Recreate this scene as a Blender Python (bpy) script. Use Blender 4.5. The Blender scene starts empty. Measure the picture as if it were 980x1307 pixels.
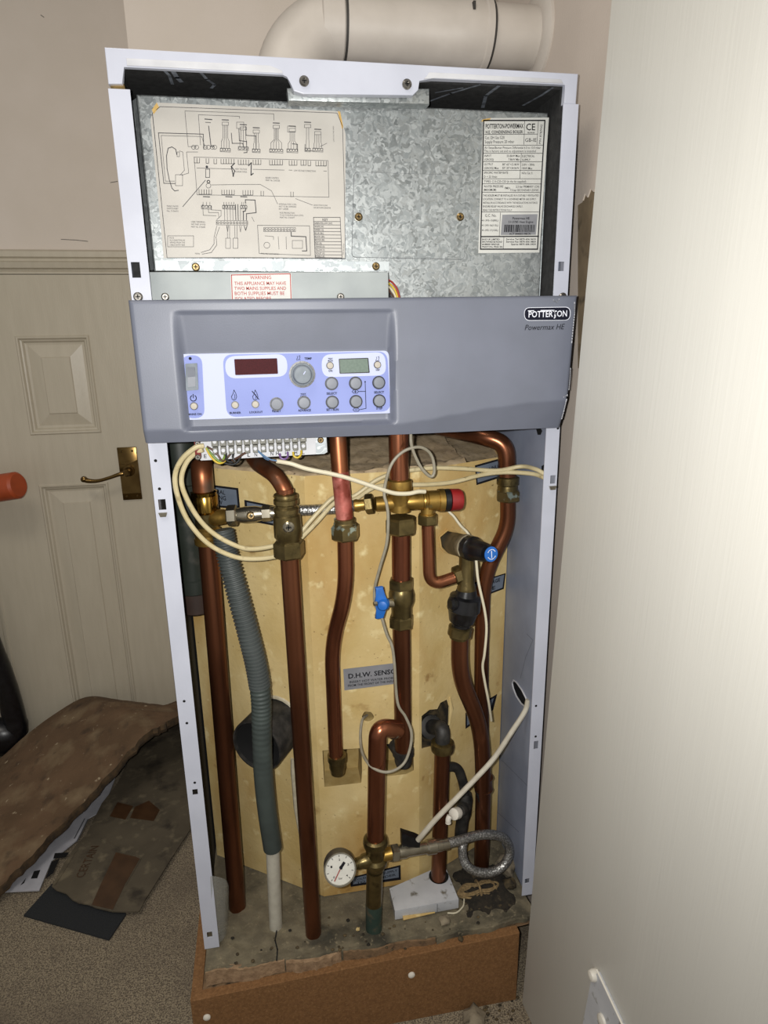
import bpy, bmesh, math, random
from mathutils import Vector as V, Matrix

# ------------------------------------------------------------------ camera
Z0 = 0.17                                     # height of the concrete slab the boiler stands on
CAM = V((0.1648, -0.9266, 1.0294 + Z0)); PITCH, YAW, ROLL = 0.2689, 0.1737, -0.0149
FPX, CX, CY = 825.0, 490.0, 653.5
fw = V((math.sin(YAW) * math.cos(PITCH), math.cos(YAW) * math.cos(PITCH), -math.sin(PITCH)))
r0 = V((math.cos(YAW), -math.sin(YAW), 0)); u0 = r0.cross(fw)
rt = math.cos(ROLL) * r0 + math.sin(ROLL) * u0
up = -math.sin(ROLL) * r0 + math.cos(ROLL) * u0
S = bpy.context.scene
cd = bpy.data.cameras.new('camera'); cam = bpy.data.objects.new('camera', cd); S.collection.objects.link(cam)
cd.sensor_fit = 'VERTICAL'; cd.sensor_height = 24.0; cd.sensor_width = 18.0
cd.lens = FPX / 1307 * 24.0; cd.clip_start = 0.02
M = Matrix((rt, up, -fw)).transposed().to_4x4(); M.translation = CAM; cam.matrix_world = M
S.camera = cam

# ------------------------------------------------------------------ light and exposure
S.view_settings.view_transform = 'Standard'; S.view_settings.look = 'None'
S.view_settings.exposure = 0.0; S.view_settings.gamma = 1.0; S.view_settings.use_curve_mapping = False
w = bpy.data.worlds.new('world'); S.world = w; w.use_nodes = True
w.node_tree.nodes['Background'].inputs[0].default_value = (1.0, 0.97, 0.92, 1)
w.node_tree.nodes['Background'].inputs[1].default_value = 0.30
ld = bpy.data.lights.new('camera_flash', 'SPOT'); ld.energy = 44; ld.color = (1.0, 0.985, 0.955)
ld.shadow_soft_size = 0.006; ld.spot_size = math.radians(150); ld.spot_blend = 1.0
lo = bpy.data.objects.new('camera_flash', ld); S.collection.objects.link(lo)
al = bpy.data.lights.new('overhead_fill', 'AREA'); al.shape = 'DISK'; al.size = .7; al.energy = 11; al.color = (1.0, .93, .84)  # unseen fill light added overhead to brighten the upper walls
ao = bpy.data.objects.new('overhead_fill', al); S.collection.objects.link(ao); ao.location = (-.35, -.75, 2.5)
lm = M.copy(); lm.translation = CAM - 0.03 * rt + 0.012 * up; lo.matrix_world = lm @ Matrix.Rotation(math.radians(9), 4, 'X')   # flash beam tilted above the lens axis, added to brighten the upper wall

# ------------------------------------------------------------------ helpers
random.seed(7)
def ray(px, py): return fw + (px - CX) / FPX * rt - (py - CY) / FPX * up
def U(px, py, Y): d = ray(px, py); return CAM + d * ((Y - CAM.y) / d.y)
def UZ(px, py, z): d = ray(px, py); return CAM + d * ((z - CAM.z) / d.z)
def UX(px, py, x): d = ray(px, py); return CAM + d * ((x - CAM.x) / d.x)
def UP(px, py, p, n): d = ray(px, py); return CAM + d * ((p - CAM).dot(n) / d.dot(n))
def lin(h):
    c = [int(h[i:i + 2], 16) / 255 for i in (0, 2, 4)]
    return tuple(x / 12.92 if x < .04045 else ((x + .055) / 1.055) ** 2.4 for x in c) + (1,)

def mat(name, c1, c2=None, scale=40, rough=.5, metal=0, bump=0, bscale=200, stretch=None, lo_=.35, hi_=.65, detail=4, c3=None, spec=None, trans=0):
    m = bpy.data.materials.new(name); m.use_nodes = True; nt = m.node_tree; b = nt.nodes['Principled BSDF']
    b.inputs['Roughness'].default_value = rough; b.inputs['Metallic'].default_value = metal
    if spec is not None: b.inputs['Specular IOR Level'].default_value = spec
    if trans: b.inputs['Transmission Weight'].default_value = trans
    b.inputs['Base Color'].default_value = lin(c1)
    src = None
    if c2 or bump:
        tc = nt.nodes.new('ShaderNodeTexCoord'); mp = nt.nodes.new('ShaderNodeMapping')
        nt.links.new(tc.outputs['Object'], mp.inputs['Vector'])
        if stretch: mp.inputs['Scale'].default_value = stretch
        src = mp.outputs['Vector']
    if c2:
        n = nt.nodes.new('ShaderNodeTexNoise'); n.inputs['Scale'].default_value = scale; n.inputs['Detail'].default_value = detail
        nt.links.new(src, n.inputs['Vector'])
        r = nt.nodes.new('ShaderNodeValToRGB'); e = r.color_ramp.elements
        e[0].position = lo_; e[0].color = lin(c1); e[1].position = hi_; e[1].color = lin(c2)
        if c3:
            x = e.new((lo_ + hi_) / 2); x.color = lin(c3)
        nt.links.new(n.outputs['Fac'], r.inputs['Fac']); nt.links.new(r.outputs['Color'], b.inputs['Base Color'])
    if bump:
        n2 = nt.nodes.new('ShaderNodeTexNoise'); n2.inputs['Scale'].default_value = bscale; n2.inputs['Detail'].default_value = 3
        nt.links.new(src, n2.inputs['Vector'])
        bp = nt.nodes.new('ShaderNodeBump'); bp.inputs['Strength'].default_value = bump; bp.inputs['Distance'].default_value = .002
        nt.links.new(n2.outputs['Fac'], bp.inputs['Height']); nt.links.new(bp.outputs['Normal'], b.inputs['Normal'])
    return m

def overlay(m, col, scale, lo_, hi_, stretch=None):
    """mix one more blotch layer (dirt, stain, flakes) over a material's colour"""
    nt = m.node_tree; b = nt.nodes['Principled BSDF']; inp = b.inputs['Base Color']
    tc = nt.nodes.new('ShaderNodeTexCoord'); mp = nt.nodes.new('ShaderNodeMapping')
    mp.inputs['Location'].default_value = (scale * .013, 3.1, 1.7)
    if stretch: mp.inputs['Scale'].default_value = stretch
    nt.links.new(tc.outputs['Object'], mp.inputs['Vector'])
    n = nt.nodes.new('ShaderNodeTexNoise'); n.inputs['Scale'].default_value = scale; n.inputs['Detail'].default_value = 6
    nt.links.new(mp.outputs['Vector'], n.inputs['Vector'])
    r = nt.nodes.new('ShaderNodeValToRGB'); r.color_ramp.elements[0].position = lo_; r.color_ramp.elements[1].position = hi_
    nt.links.new(n.outputs['Fac'], r.inputs['Fac'])
    x = nt.nodes.new('ShaderNodeMix'); x.data_type = 'RGBA'
    nt.links.new(r.outputs['Color'], x.inputs[0])
    if inp.is_linked: nt.links.new(inp.links[0].from_socket, x.inputs[6])
    else: x.inputs[6].default_value = inp.default_value
    x.inputs[7].default_value = lin(col)
    nt.links.new(x.outputs[2], inp)
    return m

def galv(name, dark, light, scale, metal=.75, rough=.38):
    m = bpy.data.materials.new(name); m.use_nodes = True; nt = m.node_tree; b = nt.nodes['Principled BSDF']
    tc = nt.nodes.new('ShaderNodeTexCoord')
    n0 = nt.nodes.new('ShaderNodeTexNoise'); n0.inputs['Scale'].default_value = 60; nt.links.new(tc.outputs['Object'], n0.inputs['Vector'])
    mx = nt.nodes.new('ShaderNodeMix'); mx.data_type = 'RGBA'; mx.inputs[0].default_value = .04
    nt.links.new(tc.outputs['Object'], mx.inputs[6]); nt.links.new(n0.outputs['Color'], mx.inputs[7])
    v = nt.nodes.new('ShaderNodeTexVoronoi'); v.inputs['Scale'].default_value = scale; nt.links.new(mx.outputs[2], v.inputs['Vector'])
    r = nt.nodes.new('ShaderNodeValToRGB'); r.color_ramp.elements[0].color = lin(dark); r.color_ramp.elements[1].color = lin(light)
    sp = nt.nodes.new('ShaderNodeSeparateColor'); nt.links.new(v.outputs['Color'], sp.inputs[0])
    nt.links.new(sp.outputs[0], r.inputs['Fac']); nt.links.new(r.outputs['Color'], b.inputs['Base Color'])
    b.inputs['Metallic'].default_value = metal
    mr = nt.nodes.new('ShaderNodeMapRange'); mr.inputs[3].default_value = rough - .08; mr.inputs[4].default_value = rough + .2
    nt.links.new(sp.outputs[1], mr.inputs[0]); nt.links.new(mr.outputs[0], b.inputs['Roughness'])
    bp = nt.nodes.new('ShaderNodeBump'); bp.inputs['Strength'].default_value = .12; bp.inputs['Distance'].default_value = .001
    nt.links.new(v.outputs['Color'], bp.inputs['Height']); nt.links.new(bp.outputs['Normal'], b.inputs['Normal'])
    return m

MT = dict(
    white=mat('white_enamel', 'b9bcc8', 'b2b5c1', 15, .35, bump=.03, bscale=900),
    inner=mat('blue_grey_steel', '8d95a8', '7f879a', 12, .5, bump=.05, bscale=60),
    black=mat('black_insulation', '131313', '242424', 120, .85, bump=.3, bscale=300),
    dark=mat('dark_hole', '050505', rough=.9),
    scratch=mat('pale_scratch', '767c86', '4b4f56', 90, .8),
    galv=galv('galvanised_steel', '84898a', 'a9adad', 190),
    galv2=galv('galvanised_plain', '9aa0a3', 'b9bfc0', 90, .6, .45),
    box=mat('grey_box_paint', 'a2a8a8', '989e9f', 20, .45),
    paper=mat('paper', 'b6b2ab', 'aeaaa3', 18, .55), plate=mat('plate_paper', 'c2c2bd', 'b8b8b3', 25, .5),
    tape=mat('yellowed_tape', 'c9a968', 'b8924d', 60, .4),
    ink=mat('black_ink', '1c1c20', rough=.8, spec=.1), redink=mat('red_ink', 'a5352f', rough=.7), greyink=mat('grey_ink', '55565a', rough=.7),
    fascia=mat('grey_fascia', '666a77', '616571', 14, .45, bump=.06, bscale=700),
    lilac=mat('lilac_print', '858fc2', '7f89bc', 12, .6, spec=.15), pwhite=mat('plate_white', 'b2b8d2', rough=.6, spec=.15),
    btn=mat('grey_button', '72767f', '686c75', 40, .5), knob=mat('knob_grey', '7b8289', '6b7279', 60, .6, spec=.25),
    ledoff=mat('led_clear', 'a8a297', rough=.5, spec=.2), disp=mat('dark_red_display', '45191d', '341316', 900, .6, spec=.1), lcd=mat('lcd_green', '67756c', '5f6d64', 300, .5, spec=.2),
    badge=mat('badge_navy', '131523', rough=.6, spec=.15), badgew=mat('badge_white', 'd8dae4', rough=.4),
    copper=overlay(mat('copper', '86503a', '9b6446', 14, .27, .88, bump=.04, bscale=90, lo_=.3, hi_=.7, stretch=(1, 1, .25)), '5a3322', 16, .52, .8, (1, 1, .3)),
    copperd=overlay(mat('copper_dark', '6e442f', '815138', 14, .29, .86, bump=.04, bscale=90, stretch=(1, 1, .25)), '4a2b1d', 16, .5, .8, (1, 1, .3)),
    copperdust=overlay(mat('copper_dusty', '75452d', '8a5436', 30, .38, .8), '736659', 14, .5, .66),
    copperpink=overlay(mat('copper_flux', 'a8564c', 'c47d72', 35, .45, .4), '7a3528', 40, .5, .65),
    brass=overlay(mat('brass', '97783a', 'ab8a48', 40, .36, .85, bump=.05, bscale=150), '5a451f', 30, .52, .75),
    brassd=overlay(mat('brass_tarnished', '5e5234', '776843', 45, .32, .85, bump=.1, bscale=200), '3a3322', 60, .55, .75),
    brassdoor=mat('polished_brass', '8d6d35', 'a5853f', 20, .18, 1.0),
    nickel=mat('nickel', '9a9382', 'b5ae9d', 40, .25, .95), steelb=None,
    verd=overlay(mat('verdigris_pipe', '2c3f38', '3a4a40', 40, .65, .3, bump=.1, bscale=200), '5b5343', 45, .5, .65),
    redcap=mat('red_cap', '861c1c', '761818', 60, .4), blue=mat('blue_lever', '1c5fae', '1a56a0', 60, .4),
    bcap=mat('black_plastic', '0d0d0e', '17171a', 90, .3, bump=.05, bscale=200),
    bdusty=mat('black_dusty', '141413', '3a3733', 60, .6, lo_=.4, hi_=.75),
    foam=overlay(overlay(overlay(overlay(mat('yellow_foam', 'cfb985', 'bba166', 11, .8, bump=.35, bscale=120, lo_=.3, hi_=.7), 'a98446', 7, .5, .72, (1, 1, .45)), '7f5a26', 26, .64, .8), 'd8c693', 40, .6, .74), '6e5530', 170, .69, .76),
    foamtop=overlay(mat('dusty_foam_top', 'baa586', 'a28d6d', 45, .95, bump=.4, bscale=150), '5f4f3a', 110, .62, .74),
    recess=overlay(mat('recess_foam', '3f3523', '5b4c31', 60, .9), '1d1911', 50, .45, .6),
    cut=mat('cut_foam', 'a9935f', '98804c', 50, .85),
    lbl=mat('label_grey', '6a7380', '626b78', 40, .5), lblsil=mat('label_silver', '85868a', '7b7c80', 40, .45),
    seal=mat('white_sealant', 'bdb5a0', 'a89f88', 80, .6),
    cream=overlay(mat('cream_cable', 'c2b590', 'b5a77f', 40, .5), '8a7a55', 60, .6, .75), wcable=mat('white_cable', 'b9b3a4', 'a9a292', 60, .5),
    gcable=mat('grey_cable', '8e8878', '7e7868', 60, .5),
    dgreen=overlay(mat('dark_green_plastic', '20251f', '272c27', 20, .4), '44423c', 25, .6, .75), brownp=mat('brown_rubber', '2e211b', '3a2a22', 30, .6),
    corr=mat('grey_hose', '474c4b', '3f4443', 30, .5), grhose=mat('grey_hose_dark', '3c4441', '343b39', 30, .5), wpipe=mat('white_pipe', 'b5b1a3', 'a7a294', 60, .5),
    slab=overlay(overlay(mat('slab_dust', '746b56', '5f5746', 40, .95, bump=.6, bscale=160), '37342a', 14, .52, .68), '857a62', 130, .6, .75),
    slabf=overlay(mat('slab_edge', '987d60', '7e654b', 90, .95, bump=.6, bscale=220), '3f342a', 45, .6, .7),
    chip=overlay(mat('chipboard', '7d5833', '6c4a28', 200, .85, bump=.25, bscale=420), '8f6a44', 320, .55, .75),
    chipt=overlay(mat('chipboard_dusty', '7a6045', '665038', 130, .95, bump=.5, bscale=260), '3d3022', 60, .56, .7),
    rubble=overlay(mat('rubble', '8a7f6b', '6d6352', 60, .95, bump=.6, bscale=200), '3f392e', 60, .55, .7),
    wcapm=mat('white_screw_cap', 'd5d0c4', rough=.4), wplast=overlay(mat('white_plastic', 'c0c2c6', 'b2b4b8', 20, .4), '6b675c', 60, .6, .72),
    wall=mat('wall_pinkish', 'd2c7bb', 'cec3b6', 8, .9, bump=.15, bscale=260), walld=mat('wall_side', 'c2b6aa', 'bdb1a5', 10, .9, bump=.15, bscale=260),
    plaster=overlay(mat('bare_plaster', '7d6d55', '6a5b46', 20, .95, bump=.3, bscale=90), '4f4434', 40, .55, .7),
    doorp=mat('door_paint', 'bbb29f', 'b6ad9a', 10, .38, bump=.18, bscale=60, stretch=(6, 6, .7)),
    doorw=mat('white_door_paint', 'cdcbc3', 'c9c7bf', 5, .45, bump=.09, bscale=150, stretch=(1.6, 1.6, .03)),
    flue=mat('flue_plastic', 'bdb5ab', 'b4aca2', 20, .5), seam=mat('flue_seal', '35322e', rough=.7),
    carpet=overlay(overlay(mat('carpet', '93866f', '564c40', 380, 1, bump=.8, bscale=380, lo_=.4, hi_=.6), 'a99d8b', 500, .6, .7), '5c5145', 5, .5, .8),
    cover=overlay(overlay(overlay(mat('old_insulation', '69513a', '54402b', 6, .95, bump=.8, bscale=60), '7d6a50', 14, .5, .75), '3a2d20', 24, .56, .8), 'a8977c', 55, .66, .74),
    coverd=mat('insulation_edge', '3a2f22', '57442d', 60, .95, bump=.6, bscale=150),
    card=overlay(overlay(mat('dirty_card', '595040', '4a4234', 10, .8, bump=.2, bscale=90), '6d634f', 35, .55, .7), '332c22', 16, .52, .66),
    cardtape=mat('brown_tape', '3c2818', '4a3320', 30, .4), mat_=mat('dark_felt', '1b1d1f', '26282a', 500, 1, bump=.6, bscale=500),
    wperf=mat('perforated_white', 'b4b4ba', 'a6a6ac', 30, .5), handle=mat('aged_brass', '5f4a2a', '77603a', 30, .25, 1.0), orange=mat('orange_red', 'a9481f', '9a401b', 30, .5),
    fluxnut=overlay(mat('fluxed_brass', '62563a', '776843', 45, .35, .8, bump=.1, bscale=200), 'a9b5a8', 55, .55, .6), soil=overlay(mat('soil', '2c261d', '1a1712', 90, 1, bump=.8, bscale=240), '4c4230', 140, .6, .74), stubg=overlay(mat('grimy_brass', '82775f', '6a604d', 50, .6, .2, bump=.2, bscale=200), '33302a', 40, .5, .7), line=mat('diagram_ink', '3c3c40', rough=.8, spec=.1),
    string=mat('jute', '8a7450', '6f5c3e', 200, .95, bump=.6, bscale=400), termg=mat('terminal_grey', '77766d', '66655d', 120, .5), tray=mat('tray_white', 'c3c4c8', 'b8b9bd', 30, .45),
    screw=mat('screw_steel', '9a9690', '7c7872', 80, .3, .9), screwy=mat('screw_brassy', 'a58b5c', '7c6a4c', 80, .3, .9),
    gface=mat('gauge_face', 'cbc9c0', 'bfbdb4', 60, .5), grim=mat('gauge_case', '4a4641', '353230', 60, .45),
    wred=mat('wire_red', '8d2a25', rough=.5), wyel=mat('wire_yellow', 'c0a534', rough=.5), wgrn=mat('wire_green_yellow', '8a9a35', '3d6a35', 60, .5), wblk=mat('wire_black', '1a1a1c', rough=.5),
    wblu=mat('wire_blue', '4d6f92', rough=.5), wbrn=mat('wire_brown', '4b3226', rough=.5), wvio=mat('wire_violet', '6a4f82', rough=.5), wpale=mat('wire_pale', 'c5bda5', rough=.5), wmar=mat('clamp_maroon', '6a1f1c', rough=.4),
    scuff=mat('pale_scuff', 'b3b4ba', rough=.7),
)
def braid(name, a, b, sc):
    m = bpy.data.materials.new(name); m.use_nodes = True; nt = m.node_tree; p = nt.nodes['Principled BSDF']
    tc = nt.nodes.new('ShaderNodeTexCoord'); v = nt.nodes.new('ShaderNodeTexVoronoi'); v.inputs['Scale'].default_value = sc
    nt.links.new(tc.outputs['Object'], v.inputs['Vector'])
    r = nt.nodes.new('ShaderNodeValToRGB'); r.color_ramp.elements[0].color = lin(b); r.color_ramp.elements[1].color = lin(a); r.color_ramp.elements[1].position = .6
    nt.links.new(v.outputs['Distance'], r.inputs['Fac']); nt.links.new(r.outputs['Color'], p.inputs['Base Color'])
    bp = nt.nodes.new('ShaderNodeBump'); bp.invert = True; bp.inputs['Strength'].default_value = .6; bp.inputs['Distance'].default_value = .001
    nt.links.new(v.outputs['Distance'], bp.inputs['Height']); nt.links.new(bp.outputs['Normal'], p.inputs['Normal'])
    p.inputs['Metallic'].default_value = .8; p.inputs['Roughness'].default_value = .35
    return m
MT['steelb'] = braid('steel_braid', '83827f', 'd6d5d2', 330)
m = bpy.data.materials.new('clear_plastic'); m.use_nodes = True; nt = m.node_tree
p_ = nt.nodes['Principled BSDF']; p_.inputs['Base Color'].default_value = lin('c8c8c0'); p_.inputs['Roughness'].default_value = .25
p_.inputs['Alpha'].default_value = .3; MT['clear'] = m

def nb(): return bmesh.new()
def rootloc(o):
    while o.parent: o = o.parent
    return V(o.location)
def mk(name, bm, m, parent=None, smooth=True, angle=35):
    me = bpy.data.meshes.new(name)
    if parent: off = rootloc(parent)
    else:
        xs = [v.co for v in bm.verts]
        off = V((sum(c.x for c in xs) / len(xs), sum(c.y for c in xs) / len(xs), min(c.z for c in xs)))
    bmesh.ops.translate(bm, verts=bm.verts, vec=-off)
    bmesh.ops.recalc_face_normals(bm, faces=bm.faces)
    bm.to_mesh(me); bm.free()
    if smooth:
        me.polygons.foreach_set('use_smooth', [True] * len(me.polygons)); me.set_sharp_from_angle(angle=math.radians(angle))
    me.materials.append(MT[m])
    o = bpy.data.objects.new(name, me); S.collection.objects.link(o)
    if parent: o.parent = parent
    else: o.location = off
    return o
def tag(o, label, cat, group=None):
    o['label'] = label; o['category'] = cat
    if group: o['group'] = group
    return o
def thing(name, loc, label, cat, group=None):
    o = bpy.data.objects.new(name, None); o.empty_display_size = .05; S.collection.objects.link(o); o.location = loc
    return tag(o, label, cat, group)
def struct(o): o['kind'] = 'structure'; return o

def box(bm, x0, x1, y0, y1, z0, z1, bev=0):
    r = bmesh.ops.create_cube(bm, size=1)
    for v in r['verts']:
        v.co = V(((x0 + x1) / 2 + v.co.x * (x1 - x0), (y0 + y1) / 2 + v.co.y * (y1 - y0), (z0 + z1) / 2 + v.co.z * (z1 - z0)))
    if bev:
        es = list({e for v in r['verts'] for e in v.link_edges})
        bmesh.ops.bevel(bm, geom=es, offset=bev, segments=2, affect='EDGES', profile=.5)
    return bm
def prism(bm, pts, ext, bev=0):
    a = [bm.verts.new(p) for p in pts]; b = [bm.verts.new(V(p) + V(ext)) for p in pts]; n = len(a)
    fs = [bm.faces.new(a), bm.faces.new(b[::-1])]
    for i in range(n): fs.append(bm.faces.new((a[i], b[i], b[(i + 1) % n], a[(i + 1) % n])))
    if bev:
        bmesh.ops.bevel(bm, geom=list(fs[0].edges), offset=bev, segments=2, affect='EDGES', profile=.5)
    return bm
def rounded(corners, r, n=5):
    """round the corners of a planar polygon of Vectors"""
    out = []
    k = len(corners)
    for i in range(k):
        p, a, b = corners[i], corners[i - 1], corners[(i + 1) % k]
        d1, d2 = (a - p), (b - p); q = min(r, d1.length * .49, d2.length * .49)
        s, e = p + d1.normalized() * q, p + d2.normalized() * q
        for j in range(n + 1):
            t = j / n; out.append((1 - t) ** 2 * s + 2 * t * (1 - t) * p + t * t * e)
    return out
def ring(c, a, b, n, r): return [c + a * (math.cos(2 * math.pi * i / n) * r) + b * (math.sin(2 * math.pi * i / n) * r) for i in range(n)]
def frame_of(d):
    d = d.normalized(); q = V((0, 0, 1)) if abs(d.z) < .9 else V((1, 0, 0)); a = d.cross(q).normalized(); return a, d.cross(a)
def tube(bm, pts, r, n=14, cap=True):
    pts = [V(p) for p in pts]; rs = r if isinstance(r, (list, tuple)) else [r] * len(pts)
    d0 = (pts[1] - pts[0]).normalized(); a, b = frame_of(d0); rows = []
    for i, p in enumerate(pts):
        d = (pts[min(i + 1, len(pts) - 1)] - pts[max(i - 1, 0)]).normalized()
        a = (a - d * a.dot(d)).normalized(); b = d.cross(a)
        rows.append([bm.verts.new(c) for c in ring(p, a, b, n, rs[i])])
    for i in range(len(rows) - 1):
        for j in range(n): bm.faces.new((rows[i][j], rows[i][(j + 1) % n], rows[i + 1][(j + 1) % n], rows[i + 1][j]))
    if cap: bm.faces.new(rows[0][::-1]); bm.faces.new(rows[-1])
    return bm
def lathe(bm, p0, d, prof, n=24, rot=0, cap=True):
    """profile [(distance along d, radius)]"""
    p0 = V(p0); d = V(d).normalized(); a, b = frame_of(d); ca, sa = math.cos(rot), math.sin(rot); a, b = a * ca + b * sa, b * ca - a * sa
    rows = [[bm.verts.new(c) for c in ring(p0 + d * t, a, b, n, max(r, 1e-5))] for t, r in prof]
    for i in range(len(rows) - 1):
        for j in range(n): bm.faces.new((rows[i][j], rows[i][(j + 1) % n], rows[i + 1][(j + 1) % n], rows[i + 1][j]))
    if cap: bm.faces.new(rows[0][::-1]); bm.faces.new(rows[-1])
    return bm
def nut(bm, c, d, L, r, n=6, rot=.3):
    """hexagon nut with chamfered ends centred at c"""
    d = V(d).normalized(); return lathe(bm, V(c) - d * L / 2, d, [(0, r * .86), (L * .12, r), (L * .88, r), (L, r * .86)], n, rot)
def cr(pts, k=8):
    """Catmull-Rom through the points"""
    P = [V(p) for p in pts]; P = [2 * P[0] - P[1]] + P + [2 * P[-1] - P[-2]]; out = []
    for i in range(1, len(P) - 2):
        for j in range(k):
            t = j / k; a, b, c, d = P[i - 1], P[i], P[i + 1], P[i + 2]
            out.append(.5 * ((2 * b) + (c - a) * t + (2 * a - 5 * b + 4 * c - d) * t * t + (3 * b - a - 3 * c + d) * t ** 3))
    return out + [P[-2]]
def fil(pts, r, n=8):
    """polyline with filleted corners"""
    P = [V(p) for p in pts]; out = [P[0]]
    for i in range(1, len(P) - 1):
        p, a, b = P[i], P[i - 1] - P[i], P[i + 1] - P[i]; q = min(r, a.length * .48, b.length * .48)
        s, e = p + a.normalized() * q, p + b.normalized() * q
        for j in range(n + 1):
            t = j / n; out.append((1 - t) ** 2 * s + 2 * t * (1 - t) * p + t * t * e)
    return out + [P[-1]]
def strip(bm, pts, wd, nrm=V((0, -1, 0)), lift=0, close=False):
    """flat printed line"""
    pts = [V(p) + nrm * lift for p in pts]
    if close: pts = pts + [pts[0]]
    for p, q in zip(pts, pts[1:]):
        d = (q - p)
        if d.length < 1e-6: continue
        d.normalize(); s = d.cross(nrm).normalized() * wd / 2; p2, q2 = p - d * wd * .4, q + d * wd * .4
        bm.faces.new([bm.verts.new(c) for c in (p2 + s, q2 + s, q2 - s, p2 - s)])
def flat(bm, pts): bm.faces.new([bm.verts.new(p) for p in pts])
_tc = {}
def glyphs(s, shear=0, bold=0):
    k = (s, shear, bold)
    if k not in _tc:
        cu = bpy.data.curves.new('t', 'FONT'); cu.body = s; cu.resolution_u = 2; cu.shear = shear; cu.offset = bold
        o = bpy.data.objects.new('t', cu); me = bpy.data.meshes.new_from_object(o)
        vs = [v.co.copy() for v in me.vertices]; fs = [tuple(p.vertices) for p in me.polygons]
        bpy.data.objects.remove(o); bpy.data.curves.remove(cu); bpy.data.meshes.remove(me)
        _tc[k] = (vs, fs)
    return _tc[k]
def text(bm, s, A, B, h, nrm=V((0, -1, 0)), lift=.0004, shear=0, bold=0, keep=False):
    """letters of s from A (left, mid height) to B (right), cap height h, on the plane with normal nrm"""
    vs, fs = glyphs(s, shear, bold)
    if not vs: return
    x0, x1 = min(v.x for v in vs), max(v.x for v in vs); ch = .73; A, B = V(A), V(B)
    xd = B - A; L = xd.length; xd.normalize(); nrm = V(nrm).normalized(); yd = nrm.cross(xd).normalized()
    if keep: sx = h / ch; A = A + xd * (L - (x1 - x0) * sx) / 2
    else: sx = L / (x1 - x0)
    nv = [bm.verts.new(A + xd * ((v.x - x0) * sx) + yd * ((v.y / ch - .5) * h) + nrm * lift) for v in vs]
    for f in fs:
        try: bm.faces.new([nv[i] for i in f])
        except ValueError: pass
def disc(bm, c, d, r, n=18): bm.faces.new([bm.verts.new(p) for p in ring(V(c), *frame_of(V(d)), n, r)])
def screw(parent, c, d, r, m='screw', name='screw'):
    bm = nb(); lathe(bm, V(c), d, [(0, r), (r * .35, r), (r * .6, r * .7), (r * .6, r * .45), (r * .3, r * .42)], 14)
    o = mk(name, bm, m, parent)
    a, b = frame_of(V(d)); dn = V(d).normalized(); q = V(c) + dn * r * .62; bm = nb()
    for e, f in ((a, b), (b, a)):
        flat(bm, [q + e * r * .5 + f * r * .1, q - e * r * .5 + f * r * .1, q - e * r * .5 - f * r * .1, q + e * r * .5 - f * r * .1])
    mk('screw_slot', bm, 'dark', o, False)
    return o
def smooth01(x): x = max(0., min(1., x)); return x * x * (3 - 2 * x)
NY = V((0, -1, 0))

# ------------------------------------------------------------------ setting
struct(mk('floor', box(nb(), -1.7, 1.3, -1.7, 1.25, -.06, 0), 'carpet', smooth=False))
struct(mk('wall_left', box(nb(), -1.7, -.065, 1.0, 1.12, 0, 2.6), 'wall', smooth=False))
struct(mk('wall_back', box(nb(), -.065, .645, .62, 1.12, 0, 2.6), 'wall', smooth=False))
wlf = bpy.data.objects['wall_left']
for l in ([(78, 305.5), (96, 306.3), (112, 308)], [(141, 233), (150, 231.5)], [(52, 19), (56, 22)]):
    bmc = nb(); strip(bmc, [U(x, y, .9995) for x, y in l], .0013, NY, 0); mk('wall_crack', bmc, 'seam', wlf, False)
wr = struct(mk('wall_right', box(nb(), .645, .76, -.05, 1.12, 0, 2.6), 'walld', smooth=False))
XW = .645
bm = nb()
pl = [(738, 262), (744, 258), (748, 246), (751, 250), (754, 240), (759, 243), (764, 232), (775, 238), (775, 470), (738, 470)]
prism(bm, [UX(x, y, XW - .0002) for x, y in pl], (-.0008, 0, 0)); mk('bare_plaster', bm, 'plaster', wr, False)
bm = nb()
prism(bm, [UX(x, y, XW - .001) for x, y in [(742, 225), (775, 205), (775, 236), (764, 233), (759, 245), (755, 241), (751, 252), (748, 247), (745, 256)]], (-.002, 0, 0))
mk('torn_paper_edge', bm, 'walld', wr, False)

# door in the left wall, architrave over it
YD = .985
def dx(x, y): return U(x, y, YD).x
def dz(x, y): return U(x, y, YD).z
xR0, xR1 = (dx(19, 428) + dx(48, 618)) / 2, (dx(115, 429) + dx(137, 616)) / 2
zt0, zt1, zl0 = dz(70, 428), dz(85, 554), dz(90, 617)
mull = xR0 - (dx(0, 740) + dx(22, 880)) / 2
xL1 = xR0 - mull; xL0 = xL1 - (xR1 - xR0); zb = .05
dX0, dX1, dzT = xL0 - .11, xR1 + .118, dz(80, 349)
xs = [dX0, xL0, xL1, xR0, xR1, dX1]; zs = [.004, zb, zl0, zt1, zt0, dzT - .003]
bm = nb()
for i in range(5):
    for j in range(5):
        if i in (1, 3) and j in (1, 3): continue
        flat(bm, [(xs[i], YD, zs[j]), (xs[i + 1], YD, zs[j]), (xs[i + 1], YD, zs[j + 1]), (xs[i], YD, zs[j + 1])])
bmesh.ops.remove_doubles(bm, verts=bm.verts, dist=1e-5)
door = struct(mk('door_1', bm, 'doorp', smooth=False))
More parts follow.
